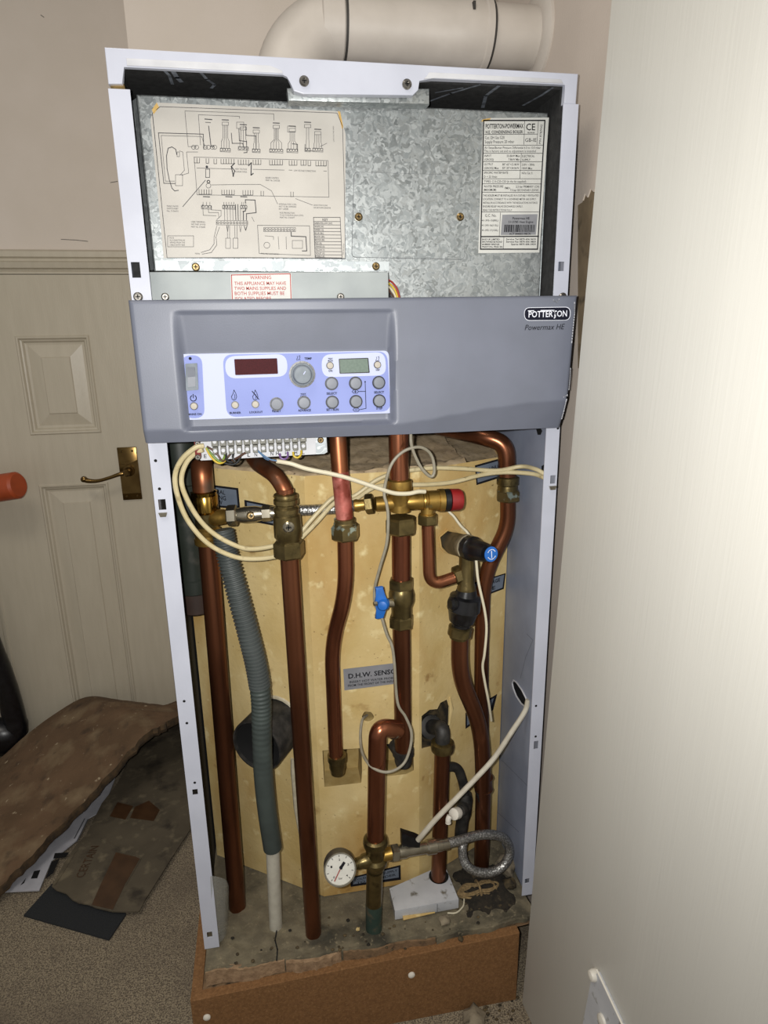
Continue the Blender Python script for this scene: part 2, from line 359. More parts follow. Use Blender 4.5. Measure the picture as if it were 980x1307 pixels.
def door_panel(x0, x1, z0, z1):
    bm = nb(); prof = [(0, 0), (.002, .003), (.006, .004), (.009, .001), (.013, .009), (.018, .011), (.021, .009), (.05, .002), (.052, .0045)]
    prof = [(0, 0), (.003, -.0035), (.007, -.003), (.010, .003), (.014, .004), (.018, .010), (.024, .011), (.056, .003), (.058, .0005)]
    rows = [[bm.verts.new((x, YD + d, z)) for x, z in ((x0 + i, z0 + i), (x1 - i, z0 + i), (x1 - i, z1 - i), (x0 + i, z1 - i))] for i, d in prof]
    for a, b in zip(rows, rows[1:]):
        for k in range(4): bm.faces.new((a[k], a[(k + 1) % 4], b[(k + 1) % 4], b[k]))
    bm.faces.new(rows[-1]); mk('door_panel', bm, 'doorp', door, False)
for x0, x1 in ((xL0, xL1), (xR0, xR1)):
    for z0, z1 in ((zb, zl0), (zt1, zt0)): door_panel(x0, x1, z0, z1)
hp = [U(x, y, YD) for x, y in [(150, 571), (175, 570), (181, 637), (157, 638)]]
hx0, hx1, hz0, hz1 = (hp[0].x + hp[3].x) / 2, (hp[1].x + hp[2].x) / 2, hp[3].z, hp[0].z
hw = hx1 - hx0; hh = hz1 - hz0
bm = nb(); box(bm, hx0, hx1, YD - .006, YD, hz0, hz1, .0015)
H = mk('door_handle', bm, 'handle', door)
bm = nb(); zc = hz0 + hh * .60
prism(bm, [(hx0 + .001, YD - .006, hz0 + .02), (hx1 - .001, YD - .006, hz0 + .02), (hx1 - .001, YD - .006, zc + .025), (hx0 + hw * .7, YD - .006, zc + .016), (hx0 + hw * .3, YD - .006, zc + .012), (hx0 + .001, YD - .006, zc + .014)], (0, -.003, 0), .001)
mk('raised_plate', bm, 'handle', H)
bm = nb(); lc = V(((hx0 + hx1) / 2, YD - .006, zc - .005))
lathe(bm, lc, NY, [(0, .017), (.006, .016), (.010, .011), (.034, .009), (.040, .010), (.046, .007)], 20)
pts = [lc + V((0, -.036, 0)), lc + V((-.018, -.042, -.002)), lc + V((-.045, -.044, -.010)), lc + V((-.075, -.044, -.017)), lc + V((-.10, -.043, -.016)), lc + V((-.112, -.042, -.011))]
sp = cr(pts, 6); tube(bm, sp, [.0075 - .0028 * math.sin(math.pi * min(1, i / len(sp) * 1.15)) for i in range(len(sp))], 12)
lathe(bm, pts[-1] + V((0, .009, 0)), NY, [(0, .003), (.003, .0075), (.009, .009), (.015, .0075), (.018, .003)], 16)
mk('lever', bm, 'handle', H)
for px_, pz_ in ((.22, .07), (.78, .07), (.22, .93), (.78, .93)):
    screw(door, (hx0 + hw * px_, YD - .0062, hz0 + hh * pz_), NY, .0032, 'handle', 'handle_screw')
bm = nb()
prof = [(dz(80, 318), 0), (dz(80, 318), .004), (dz(80, 321), .018), (dz(80, 328), .020), (dz(80, 330), .014), (dz(80, 333), .014), (dz(80, 335), .022), (dz(80, 342), .018), (dz(80, 343.5), .009), (dz(80, 345), .009), (dz(80, 347), .013), (dz(80, 349.5), .013), (dz(80, 350), 0)]
prism(bm, [(dX0 - .06, 1.0 - d, z) for z, d in prof], (dX1 + .06 - dX0 + .06, 0, 0)); struct(mk('trim_1', bm, 'doorp', smooth=False))
bm = nb(); box(bm, dX1 + .003, dX1 + .055, .982, 1.0, 0, dzT - .002, .004); struct(mk('trim_2', bm, 'doorp'))

# big white door leaf on the right, standing open beside the boiler, leaning slightly
YE = -.075
a, b, b2 = U(727, 560, YE), U(664, 1303, YE), U(780, 0, YE)
slope = (b2.x - b.x) / (b2.z - b.z)
def leafx(z, y): return b.x + (z - b.z) * slope + .06 * (YE - y)
bm = nb(); nz, ny = 2, 2
T = .042
c = [(leafx(z, y), y, z) for z, y in ((.008, YE), (.008, YE - 1.1), (2.0, YE - 1.1), (2.0, YE))]
prism(bm, c, (T, 0, 0), .0015)
leaf = struct(mk('door_2', bm, 'doorw'))

# white plastic bracket with a round bumper screwed to the leaf
def LP(px, py, off=0):
    n = V((1, .06, -slope)).normalized(); p = V((leafx(.5, -.3), -.3, .5)) - n * off
    return UP(px, py, p, n)
nL = -V((1, .06, -slope)).normalized()
tl = LP(766, 1250); zb_ = tl.z
th = thing('door_bracket', tl + V((0, 0, -.1)), 'white plastic plate with round bumper on the lower edge of the big white door', 'bracket')
A = LP(757, 1252); B = LP(766, 1240); E2 = LP(800, 1312); F2 = LP(742, 1330)
bm = nb(); prism(bm, [A, B, E2, LP(796, 1345), F2], nL * .004, .0008); mk('plate', bm, 'wplast', th)
bm = nb(); strip_p = [B + nL * .004, E2 + nL * .004]; d = (strip_p[1] - strip_p[0]).normalized(); tube(bm, [strip_p[0] - d * .003, strip_p[1]], .0016, 8); mk('rim', bm, 'wcapm', th)
bm = nb(); lathe(bm, LP(761, 1244), nL, [(0, .008), (.006, .0085), (.010, .007), (.0115, .003)], 20); mk('bumper', bm, 'wcapm', th)
bm = nb(); q = LP(772, 1302); lathe(bm, q, nL, [(.003, .010), (.007, .009), (.009, .004)], 18); mk('boss', bm, 'wcapm', th)

# ------------------------------------------------------------------ plinth and slab
zl = U(243, 1278, -.062).z; zr = U(661, 1191, -.062).z; xl = -.022; xr = U(661, 1230, -.062).x
pln = thing('plinth', (.28, -.03, 0), 'low brown chipboard plinth box under the boiler', 'plinth')
bm = nb(); prism(bm, [(xl, -.062, .0), (xr, -.062, .0), (xr, -.062, zr), (xl, -.062, zl)], (0, .016, 0), .001); fb = mk('front_board', bm, 'chip', pln, False)
bm = nb(); prism(bm, [(xl, -.0455, 0), (xl, -.0455, zl), (xl, .56, zr), (xl, .56, 0)], (.018, 0, 0), .001); mk('side_board', bm, 'chip', pln, False)
bm = nb(); g = 40
def zled(x): return zl - .002 + (zr - zl) * (x - xl) / (xr - xl)
rows = [[bm.verts.new((xl + .018 + (xr + .04 - xl - .018) * i / g, -.046 + .606 * (j / 8) ** 2, zled(xl + .58 * i / g) + random.uniform(-.002, .002))) for i in range(g + 1)] for j in range(9)]
for j in range(8):
    for i in range(g): bm.faces.new((rows[j][i], rows[j][i + 1], rows[j + 1][i + 1], rows[j + 1][i]))
mk('base_board', bm, 'chipt', pln)
for px, py in ((264, 1298), (525, 1244)):
    bm = nb(); lathe(bm, U(px, py, -.062), NY, [(0, .0062), (.002, .006), (.004, .003)], 16); mk('screw_cap', bm, 'wcapm', fb)

YS = -.040
slab = thing('base_slab', (.3, .25, zl - .002), 'dusty grey concrete slab under the boiler pipes', 'slab')
bm = nb(); nx, ny = 70, 50
def bump(x, y):
    return .0018 * math.sin(x * 71 + 3 * math.sin(y * 50)) * math.cos(y * 63) + .0012 * math.sin(x * 190 + y * 130)
def ys(x): return YS - .006 * math.sin(math.pi * x / .6) + .0025 * math.sin(x * 60)
rows = []
for j in range(ny + 1):
    rw = []
    for i in range(nx + 1):
        x = .002 + .588 * i / nx; y = ys(x) + (.56 - ys(x)) * (j / ny) ** 1.7
        rw.append(bm.verts.new((x, y, Z0 + (bump(x, y) if j else -.002) - .001 + random.uniform(-.0007, .0007))))
    rows.append(rw)
for j in range(ny):
    for i in range(nx): bm.faces.new((rows[j][i], rows[j][i + 1], rows[j + 1][i + 1], rows[j + 1][i]))
lo = [bm.verts.new((v.co.x, v.co.y + .002, zled(v.co.x) - .004)) for v in rows[0]]
for i in range(nx): bm.faces.new((rows[0][i], lo[i], lo[i + 1], rows[0][i + 1]))
mk('slab_top', bm, 'slab', slab)
def edge(x0, x1, name, m, dz0, dz1, proud):
    bm = nb(); n = 26; A_, B_, C_, D_ = [], [], [], []
    for i in range(n + 1):
        x = x0 + (x1 - x0) * i / n; y = ys(x)
        A_.append(bm.verts.new((x, y - proud * random.uniform(.6, 1.3), zled(x) + .001 + random.uniform(0, .002))))
        B_.append(bm.verts.new((x, y - proud * random.uniform(.6, 1.2), Z0 - dz1 + random.uniform(-.0015, .0015))))
        C_.append(bm.verts.new((x, y + .006, Z0 - dz1 + .001))); D_.append(bm.verts.new((x, y + .006, zled(x))))
    for P_, Q_ in ((A_, B_), (B_, C_), (C_, D_), (D_, A_)):
        for i in range(n): bm.faces.new((P_[i], P_[i + 1], Q_[i + 1], Q_[i]))
    for k in (0, n): bm.faces.new((A_[k], B_[k], C_[k], D_[k]))
    mk(name, bm, m, slab, True, 25)
edge(.003, .135, 'slab_edge', 'slabf', 0, .003, .003); edge(.137, .232, 'slab_edge', 'slabf', 0, .0055, .006); edge(.236, .40, 'slab_edge', 'chipt', 0, .006, .003); edge(.402, .575, 'slab_edge', 'slab', 0, .004, .004)
bm = nb(); strip(bm, [UZ(x, y, Z0 + .0016) for x, y in ((353, 1188), (351, 1200), (354, 1212), (353, 1226))], .0022, V((0, 0, 1))); mk('crack', bm, 'dark', slab, False)

def rock(name, c, r, label, m='rubble', seed=0):
    rnd = random.Random(seed); bm = nb(); bmesh.ops.create_icosphere(bm, subdivisions=2, radius=1)
    ax = (rnd.uniform(.8, 1.25), rnd.uniform(.7, 1.1), rnd.uniform(.45, .75))
    for v in bm.verts:
        k = 1 + .22 * math.sin(v.co.x * 5 + seed) * math.cos(v.co.y * 4 + seed * 2) + rnd.uniform(-.1, .1)
        v.co = V((v.co.x * ax[0], v.co.y * ax[1], max(v.co.z, -.7) * ax[2])) * r * k
    mz = min(v.co.z for v in bm.verts)
    for v in bm.verts: v.co += V(c) - V((0, 0, mz))
    return tag(mk(name, bm, m, None, True, 50), label, 'rubble')
rock('rubble_lump', UZ(604, 1306, 0), .024, 'pale lump of rubble on the floor in front of the plinth', 'rubble', 3)
rock('rubble_lump', UZ(567, 1178, Z0), .010, 'small pale crumb of mortar on the slab in front of the white pipe cover', 'rubble', 5)
rock('rubble_lump', UZ(646, 1108, Z0), .024, 'brown lump of mortar on the slab beside the right rail foot', 'rubble', 8)
rock('rubble_lump', UZ(650, 1132, Z0), .013, 'dark crumb of dirt on the slab close to the right rail foot', 'recess', 11)
rock('rubble_lump', UZ(632, 1142, Z0), .010, 'dark crumb of dirt on the slab in front of the string hank', 'recess', 12)
rock('rubble_lump', UZ(457, 1187, Z0), .004, 'tiny yellowish crumb on the slab left of the green pipe foot', 'foam', 13)
rock('rubble_lump', UZ(588, 1200, zled(.5)), .006, 'tiny dark crumb on the plinth ledge right of centre', 'recess', 14)
bm = nb(); rnd = random.Random(4)
for k in range(150):
    if k < 70: c = UZ(rnd.uniform(560, 655), rnd.uniform(1118, 1165), Z0 + .0005)
    elif k < 110: x = rnd.uniform(.04, .5); c = V((x, rnd.uniform(-.044, -.02), Z0 + .0005)) if rnd.random() < .5 else UZ(rnd.uniform(270, 520), rnd.uniform(1170, 1215), Z0 + .0005)
    else: c = UZ(rnd.uniform(600, 662), rnd.uniform(1272, 1303), .0005)
    r = rnd.uniform(.0012, .004)
    mtx = Matrix.Translation(c + V((0, 0, r * .3))) @ Matrix.Diagonal((r, r * rnd.uniform(.6, 1), r * .6, 1))
    bmesh.ops.create_icosphere(bm, subdivisions=1, radius=1, matrix=mtx)
bmh = nb(); cs_ = [UZ(612, 1152, Z0), UZ(640, 1135, Z0)]; gx_, gy_ = 26, 18; rows = []; rnd2 = random.Random(21)
for j in range(gy_ + 1):
    rw = []
    for i in range(gx_ + 1):
        x = .46 + .115 * i / gx_; y = -.028 + .12 * j / gy_; e_ = min(i / gx_, 1 - i / gx_, j / gy_, 1 - j / gy_) * 2
        rw.append(bmh.verts.new((x, y, Z0 - .006 + .018 * smooth01(e_ * 2.4 - .1 + .25 * math.sin(x * 170) * math.cos(y * 140)) + rnd2.uniform(-.0012, .0012))))
    rows.append(rw)
for j in range(gy_):
    for i in range(gx_): bmh.faces.new((rows[j][i], rows[j][i + 1], rows[j + 1][i + 1], rows[j + 1][i]))
o2 = mk('dirt_heap', bmh, 'soil', None, True, 60); o2['kind'] = 'stuff'; tag(o2, 'low heap of dark dirt on the slab in the right corner by the string hank', 'dirt')
o = mk('debris', bm, 'recess', None, False); o['kind'] = 'stuff'; tag(o, 'scattered dark crumbs of dirt on the slab and floor by the boiler', 'debris')

# ------------------------------------------------------------------ boiler casing
ZT = Z0 + 1.361
cab = thing('boiler_cabinet', (.3, .25, Z0), 'tall white steel boiler casing with its front removed', 'boiler')
XLi, XRo = .024, .603
def rail(x0, x1, z0, z1, slots, outer, name='side_rail'):
    bm = nb(); t = .0016
    zz = z0
    for sx0, sx1, a_, b_ in sorted(slots, key=lambda s: s[2]):
        box(bm, x0, x1, 0, t, zz, a_); box(bm, x0, sx0, 0, t, a_, b_); box(bm, sx1, x1, 0, t, a_, b_); zz = b_
    box(bm, x0, x1, 0, t, zz, z1)
    xo = x0 if outer < 0 else x1
    box(bm, min(xo, xo - outer * t), max(xo, xo - outer * t), t, .035, z0, z1)
    return mk(name, bm, 'white', cab, False)
def slot(px, py, wpx, hpx):
    a_, b_ = U(px - wpx / 2, py + hpx / 2, 0), U(px + wpx / 2, py - hpx / 2, 0); return (a_.x, b_.x, a_.z, b_.z)
rl = rail(-.001, XLi, Z0 + .001, Z0 + 1.318, [slot(173.5, 344.5, 9, 20), slot(207, 644, 8, 14), slot(249, 1011, 6, 8), slot(267.5, 1193, 6, 8)], -1)
rr = rail(.581, XRo, Z0 + .001, Z0 + 1.325, [slot(716, 340, 8, 12), slot(705.5, 612, 7, 11), slot(684, 951, 6, 11), slot(672.5, 1124.5, 6, 7)], 1)
def holes(o, pts, r=.0022):
    for x, y in pts:
        bm = nb(); lathe(bm, U(x, y, -.0001), NY, [(0, r), (.0003, r * .9)], 12); mk('rivet_hole', bm, 'dark', o, False)
holes(rl, [(198.5, 588), (203.5, 624), (235, 895), (238.5, 923), (248.5, 999)])
holes(rr, [(712, 546.5), (684, 901), (683.5, 940)])
screw(rl, U(176.5, 379, 0), NY, .006, 'screw'); screw(rr, U(717.5, 379, 0), NY, .006, 'screw')
for o, x, y in ((rl, 208, 654), (rr, 705, 620)):   # sprung clip tongues below the catch slots
    bm = nb(); c = U(x, y, -.001); prism(bm, [c + V((-.006, 0, 0)), c + V((.006, 0, 0)), c + V((.004, 0, -.006)), c + V((-.004, 0, -.006))], (0, -.003, 0)); mk('clip_tongue', bm, 'nickel', o, False)
# top frame
o_ = lambda l, Y=0: [U(x, y, Y) for x, y in l]
bm = nb()
prism(bm, o_([(133, 60), (738, 94), (735, 133), (720, 132), (722, 107), (553, 100), (534, 102), (534, 114.6), (527, 121.5), (387, 120), (375, 116), (367, 97), (361, 94), (157, 84), (156, 107), (138, 107)]), (0, .010, 0), .0012)
tf = mk('top_frame', bm, 'white', cab, False)
for l in ([(161, 74), (345, 83.5), (360, 90), (361, 93.5), (162, 83.5)], [(548, 92), (716, 101), (719, 106.5), (556, 99.5), (541, 101)]):
    bm = nb(); prism(bm, o_(l, -.001), (0, .001, 0), .0004); mk('stiffening_lip', bm, 'tray', tf)
bm = nb(); prism(bm, o_([(366, 112), (548, 113), (548, 133), (368, 128.5)], .013), (0, .02, 0), .0015); mk('folded_flange', bm, 'galv', tf)
bm = nb(); prism(bm, o_([(140, 107), (158, 107), (160, 115), (142, 115)], .006), (0, .02, 0)); mk('corner_bracket', bm, 'screwy', tf, False)
for x, y in ((388, 104), (519, 108)): screw(tf, U(x, y, 0), NY, .0062)
# panels and linings
mk('top_plate', box(nb(), 0, .6, .010, .60, ZT - .003, ZT - .0005), 'white', cab, False)
ln = mk('top_lining', box(nb(), .006, .594, .012, .58, ZT - .016, ZT - .0035), 'black', cab, False)
for pts, wd in (([(211, 91), (216, 96), (220, 107)], .004), ([(219, 88), (226, 99), (231, 104)], .006), ([(254, 90), (264, 101), (274, 108), (270, 112)], .004), ([(548, 129), (575, 119), (612, 108)], .004), ([(616, 137), (620, 122), (636, 110)], .005), ([(668, 134), (690, 122), (705, 112)], .004), ([(556, 118), (590, 112)], .003)):
    bm = nb(); strip(bm, [UZ(x, y, ZT - .0162) for x, y in pts], wd, V((0, 0, -1)), .0002); mk('scratch', bm, 'scratch', ln, False)
mk('side_panel', box(nb(), .0008, .0025, .0365, .59, Z0 + .004, ZT - .004), 'black', cab, False)
mk('side_lining', box(nb(), .003, .012, .01, .58, Z0 + .93, ZT - .017), 'black', cab, False)
mk('side_lining', box(nb(), .580, .588, .01, .58, Z0 + .93, ZT - .017), 'black', cab, False)
mk('back_panel', box(nb(), .003, .598, .585, .59, Z0 + .004, ZT - .004), 'inner', cab, False)
XS = .589
bm = nb()
outl = [V((XS, .002, Z0 + .002)), V((XS, .59, Z0 + .002)), V((XS, .59, ZT - .004)), V((XS, .002, ZT - .004))]
hole = [UX(x, y, XS) for x, y in [(656, 868), (660, 871), (667, 881), (672, 891), (674, 899), (671, 902), (666, 898), (660, 889), (656, 879), (654.5, 872)]]
hole2 = [UX(x, y, XS) for x, y in [(684, 547), (689, 545), (692, 550), (690, 555), (686, 555)]]
hole3 = [UX(x, y, XS) for x, y in [(691, 595), (694, 593), (697, 597), (697, 608), (693, 611), (691, 604)]]
def facet(bm, outline, holes_):
    es = []
    for lp in [outline] + holes_:
        vs = [bm.verts.new(p) for p in lp]
        es += [bm.edges.new((vs[i], vs[(i + 1) % len(vs)])) for i in range(len(vs))]
    bmesh.ops.triangle_fill(bm, edges=es, use_beauty=True, use_dissolve=False)
facet(bm, outl, [hole, hole2, hole3]); sp_ = mk('side_panel', bm, 'inner', cab, False)
bm = nb(); tube(bm, [h + V((-.0012, 0, 0)) for h in hole] + [hole[0] + V((-.0012, 0, 0))], .0015, 6); mk('grommet', bm, 'scuff', sp_)
mk('outer_skin', box(nb(), -.001, .0005, .0365, .59, Z0 + .004, ZT - .004), 'white', cab, False)
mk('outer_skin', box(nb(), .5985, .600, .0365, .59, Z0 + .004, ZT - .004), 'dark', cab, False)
for pts in ([(664, 866), (671, 838), (680, 817), (672, 809)], [(640, 970), (675, 1005)], [(633, 1035), (662, 1062)]):
    bm = nb(); strip(bm, [UX(x, y, XS - .0003) for x, y in pts], .0008, V((-1, 0, 0))); mk('pressed_line', bm, 'greyink', sp_, False)

# ------------------------------------------------------------------ heat engine (galvanised casing)
YG = .04
he = thing('heat_engine', (.3, .2, Z0 + 1.0), 'galvanised steel heat engine casing at the top of the boiler', 'heat engine')
cx_l = U(174, 123, YG).x; zt = (U(174, 123, YG).z + U(697, 141, YG).z) / 2; xr_ = U(697, 200, YG).x; zbt = U(200, 346, YG).z; xm = U(498, 350, YG).x
bm = nb(); prism(bm, [V((x, YG, z)) for x, z in ((cx_l, zt), (xr_, zt), (xr_, zbt - .06), (xm, zbt - .06), (xm, zbt), (cx_l, zbt))], (0, .018, 0), .002)
fp = mk('front_panel', bm, 'galv', he, False)
mk('casing', box(nb(), cx_l + .01, xr_ - .004, YG + .0185, .5, zbt - .06, zt - .006), 'galv2', he, False)
bm = nb(); box(bm, xr_ + .001, xr_ + .012, YG + .006, YG + .03, zbt - .06, zt - .004, .002); mk('side_flange', bm, 'galv2', he)
bm = nb(); prism(bm, [V((cx_l - .007, YG + .012, zt - .004)), V((cx_l - .001, YG + .002, zt - .004)), V((cx_l - .001, YG + .002, zbt + .002)), V((cx_l - .007, YG + .012, zbt + .002))], (0, .012, 0)); mk('side_flange', bm, 'galv2', he, False)
bm = nb(); box(bm, cx_l + .003, xm - .002, YG - .0025, YG - .0003, zbt + .0005, zbt + .013); mk('lower_flange', bm, 'galv2', he, False)
acl = [U(x, y, YG) for x, y in ((452, 220), (594, 224), (592, 331), (449, 328))]
bm = nb(); prism(bm, rounded(acl, .006), (0, -.0012, 0)); ac = mk('access_cover', bm, 'galv', he, False)
bm = nb(); strip(bm, rounded([p + V((0, -.0002, 0)) for p in acl], .006), .0011, NY, .0001, True); mk('cover_joint', bm, 'greyink', ac, False)
for x, y in ((457.5, 277), (587, 277)): screw(ac, U(x, y, YG - .0012), NY, .0055, 'screwy')
for x, y in ((250, 341), (479.5, 340)): screw(he, U(x, y, YG - .0025), NY, .0055, 'screwy')

class Print:
    """flat print on a plane: u maps a point of the photograph onto that plane"""
    def __init__(s, u, n=NY, lift=.0003): s.u, s.n, s.lift, s.bm = u, V(n), lift, nb()
    def line(s, pts, w_=.0009, close=False): strip(s.bm, [s.u(x, y) for x, y in pts], w_, s.n, s.lift, close)
    def t(s, txt, a_, b_, hpx, bold=0, shear=0, keep=False):
        A_, B_ = s.u(*a_), s.u(*b_); h = (s.u(a_[0], a_[1] - hpx / 2) - s.u(a_[0], a_[1] + hpx / 2)).length
        text(s.bm, txt, A_, B_, h, s.n, s.lift, shear, bold, keep)
    def fill(s, pts): flat(s.bm, [s.u(x, y) + s.n * s.lift for x, y in pts])
    def dot(s, x, y, rpx, n=14):
        r = (s.u(x + rpx, y) - s.u(x, y)).length; c = s.u(x, y) + s.n * s.lift
        flat(s.bm, ring(c, *frame_of(s.n), n, r))
    def circ(s, x, y, rpx, w_=.0008, a0=0, a1=360, n=20):
        s.line([(x + rpx * math.cos(math.radians(a0 + (a1 - a0) * i / n)), y + rpx * math.sin(math.radians(a0 + (a1 - a0) * i / n))) for i in range(n + 1)], w_)
    def rect(s, x0, y0, x1, y1, w_=.0008, k=0): s.line([(x0, y0), (x1, y0 + k * (x1 - x0)), (x1, y1 + k * (x1 - x0)), (x0, y1)], w_, True)
    def done(s, name, m, parent): return mk(name, s.bm, m, parent, False)

# wiring diagram sheet
uG = lambda x, y: U(x, y, YG - .0006)
bm = nb(); prism(bm, [U(x, y, YG) for x, y in [(200, 131), (434, 142.5), (441, 172), (440, 329.5), (209, 329.5), (192, 152)]], (0, -.0006, 0)); wd_ = mk('wiring_diagram', bm, 'paper', he, False)
for l in ([(194, 140), (200, 131), (203, 137), (196, 146)], [(431, 142), (434, 142.5), (438, 162), (436.5, 165)]):
    bm = nb(); prism(bm, [U(x, y, YG - .0006) for x, y in l], (0, -.0003, 0)); mk('yellowed_tape', bm, 'tape', wd_, False)
P = Print(uG)
A = lambda *l: [(185 + x / 7.26, 130 + y / 7.26) for x, y in l]
B = lambda *l: [(310 + x / 7, 130 + y / 7) for x, y in l]
C_ = lambda *l: [(185 + x / 7.26, 230 + y / 7.26) for x, y in l]
D = lambda *l: [(310 + x / 7, 230 + y / 7) for x, y in l]
k1 = .00048
P.line(A((70, 105), (140, 45)) + B((840, 100), (890, 220), (905, 770)) + D((915, 700), (0, 690)) + C_((205, 720),) + A((70, 120),), 0.00061)
P.line(C_((205, 720)) + A((70, 105)), 0.00061); P.line(C_((205, 720)) + D((915, 703)), 0.00061)
P.line(A((480, 415), (400, 415), (370, 85)) + B((275, 108), (277, 165)), k1)
P.line(A((515, 400), (495, 120), (875, 135), (877, 155)), k1)
P.line(A((545, 440), (540, 300), (125, 288), (175, 755), (280, 757)), 0.00082); P.line(A((560, 430), (525, 322), (150, 312), (190, 735), (275, 735)), k1)
P.line(A((295, 490), (285, 440), (250, 418), (215, 430), (200, 500), (205, 620), (225, 720), (250, 800), (275, 825), (310, 820)), 0.00088)
P.line(A((320, 455), (350, 465), (365, 635), (325, 680)), k1); P.line(A((490, 465), (385, 465), (405, 660), (340, 680)), k1)
P.rect(224, 223, 233, 237, k1); P.rect(226, 194, 229, 200, k1)
for x in (247, 251, 262, 266, 271, 274): P.circ(x, 188, 2.6, k1)
P.line(A((590, 225), (612, 415), (640, 415)), 0.00095); P.line(A((555, 160), (620, 165)), 0.00109); P.line(A((560, 190), (608, 193)), 0.00068)
def plug(x0, x1, ytop, ybot, n, spread=1.0, head=True):
    for i in range(n):
        xt = x0 + (x1 - x0) * ((i + .5) / n - .5) / spread + (x1 - x0) / 2; xb = x0 + (x1 - x0) * (i + .5) / n
        P.line([(xt, ytop), (xt, ytop + (ybot - ytop) * .55), (xb, ytop + (ybot - ytop) * .7), (xb, ybot)], k1)
        P.circ(xb, ybot + 2, 1.7, k1, n=8)
    P.rect(x0, ybot, x1, ybot + 4.5, k1, .05)
    if head: P.rect((x0 + x1) / 2 - 4, ytop - 4, (x0 + x1) / 2 + 4, ytop, k1)
    P.line([((x0 + x1) / 2 - 4, ytop - 7), ((x0 + x1) / 2 + 4, ytop - 6.7)], 0.00109)
plug(281, 294, 160, 189, 4, 1.6); plug(304, 317, 166, 187, 3, 1.4); plug(322, 332, 170, 190, 3, 1.3); plug(344, 361, 164, 190, 5, 2.6); plug(366, 380, 168, 190, 4, 1.8); plug(389, 396, 163, 189, 2, 1.2); plug(399, 412, 172, 189, 4, 1.2)
P.rect(302, 156, 311, 164, k1); P.rect(367, 161, 377, 168.5, k1)
P.line(A((800, 290), (808, 385), (905, 385), (920, 440)), 0.00082); P.line(A((870, 250), (875, 360), (940, 368), (945, 470), (915, 472)), 0.00082); P.line(B((25, 220), (28, 300), (115, 305), (118, 420)), 0.00082)
P.line(B((440, 375), (487, 380), (487, 440)), 0.00082); P.line(B((555, 380), (553, 430), (620, 440)), 0.00068); P.line(B((690, 400), (750, 370)), k1)
# the big board outline with its two rows of terminals
P.line(A((455, 512)) + B((760, 525)) + D((768, 152)) + C_((483, 135)) + A((455, 512)), k1)
def terms(x0, n, y, h, step=3.3):
    P.line([(x0, y + h)] + [q for i in range(n) for q in ((x0 + i * step, y), (x0 + i * step, y + h), (x0 + (i + 1) * step, y + h))] + [(x0 + n * step, y)], .0006)
for x0, n, y in ((248, 2, 202), (263, 1, 202.5), (273, 1, 203), (282, 5, 203), (304, 4, 204), (323, 3, 204), (344, 5, 204.5), (369, 3, 205), (384, 2, 205), (393, 1, 205.5), (403, 4, 205.8), (413, 1, 206)): terms(x0, n, y, 6)
for x0, n, y in ((254, 5, 242), (283, 5, 242.5), (310, 4, 243), (333, 1, 244), (371, 1, 245)): terms(x0, n, y, 6, 3.2)
for pp in (A((480, 613), (800, 622)), B((90, 603), (370, 610)), B((410, 610), (440, 611)), B((720, 618), (748, 619))): P.line(pp, k1)
P.line(A((820, 690), (800, 600), (830, 570)), 0.00122); P.line(A((800, 600), (832, 640), (815, 690)), 0.00109); P.line(B((50, 570), (75, 545), (72, 655), (92, 640)), 0.00122)
P.t('HIGH VOLTAGE', (300, 215.5), (315, 216), 2, .0); P.t('CONNECTIONS', (300, 219), (315, 219.5), 2, .0); P.t('LOW VOLTAGE CONNECTIONS', (375, 217.5), (403, 218.5), 2.2, .0)
P.t('BOILER CONTROL', (339, 226.8), (356, 227.3), 2.2, .0); P.t('PART No. 5107330', (339, 230), (357, 230.6), 2.2, .0)
P.dot(264, 213, 1.6); P.rect(262.5, 216, 267.5, 226.5, 0.00068); P.circ(266, 232, 1.8, 0.00095, n=10); P.circ(266, 237, 3, k1); P.line(C_((560, 0), (350, 245)), 0.00068)
P.line(A((615, 770)) + B((0, 738), (155, 738)) + D((255, 95), (310, 213)), k1); P.line(D((470, 165), (620, 222)), k1)
for i, s in enumerate(('MAINS ON/OFF', 'SWITCH PART', 'No. 5106431')): P.t(s, (213, 263 + i * 3.1), (227.5, 263.3 + i * 3.1), 2.1, .0)
for i, s in enumerate(('USER TERMINAL', 'NOT PART OF PCB', 'PART No. 5106430')): P.t(s, (244, 283 + i * 3.2), (262, 283.4 + i * 3.2), 2.1, .0)
for i, s in enumerate(('INTERNAL FUSE (3.15A)', 'NOT TO BE CHANGED', 'BY USER')): P.t(s, (356, 260.5 + i * 3), (378 - 10 * (i == 2), 260.8 + i * 3), 2, .0)
for i, s in enumerate(('FUSE SPECIFICATION', 'T3.15A TO BS EN 60 (20mm LONG)', 'PART No. 5106477')): P.t(s, (357, 271.5 + i * 3), (376 + 11 * (i == 1), 271.8 + i * 3), 2, .0)
P.t('LINKS FOR FLOW', (400, 261.7), (418, 262.3), 2, .0); P.t('OR RETURN SENSOR', (400, 265), (422, 265.4), 2, .0)
P.rect(214, 301, 247, 315, k1)
for i, s in enumerate(('NOTE', 'ALL CONNECTIONS ARE', 'VIEWED FROM THE', 'CABLE ENTRY SIDE')): P.t(s, (216.5, 303.5 + i * 3), (222 + 14 * (i > 0), 303.6 + i * 3), 2, .0)
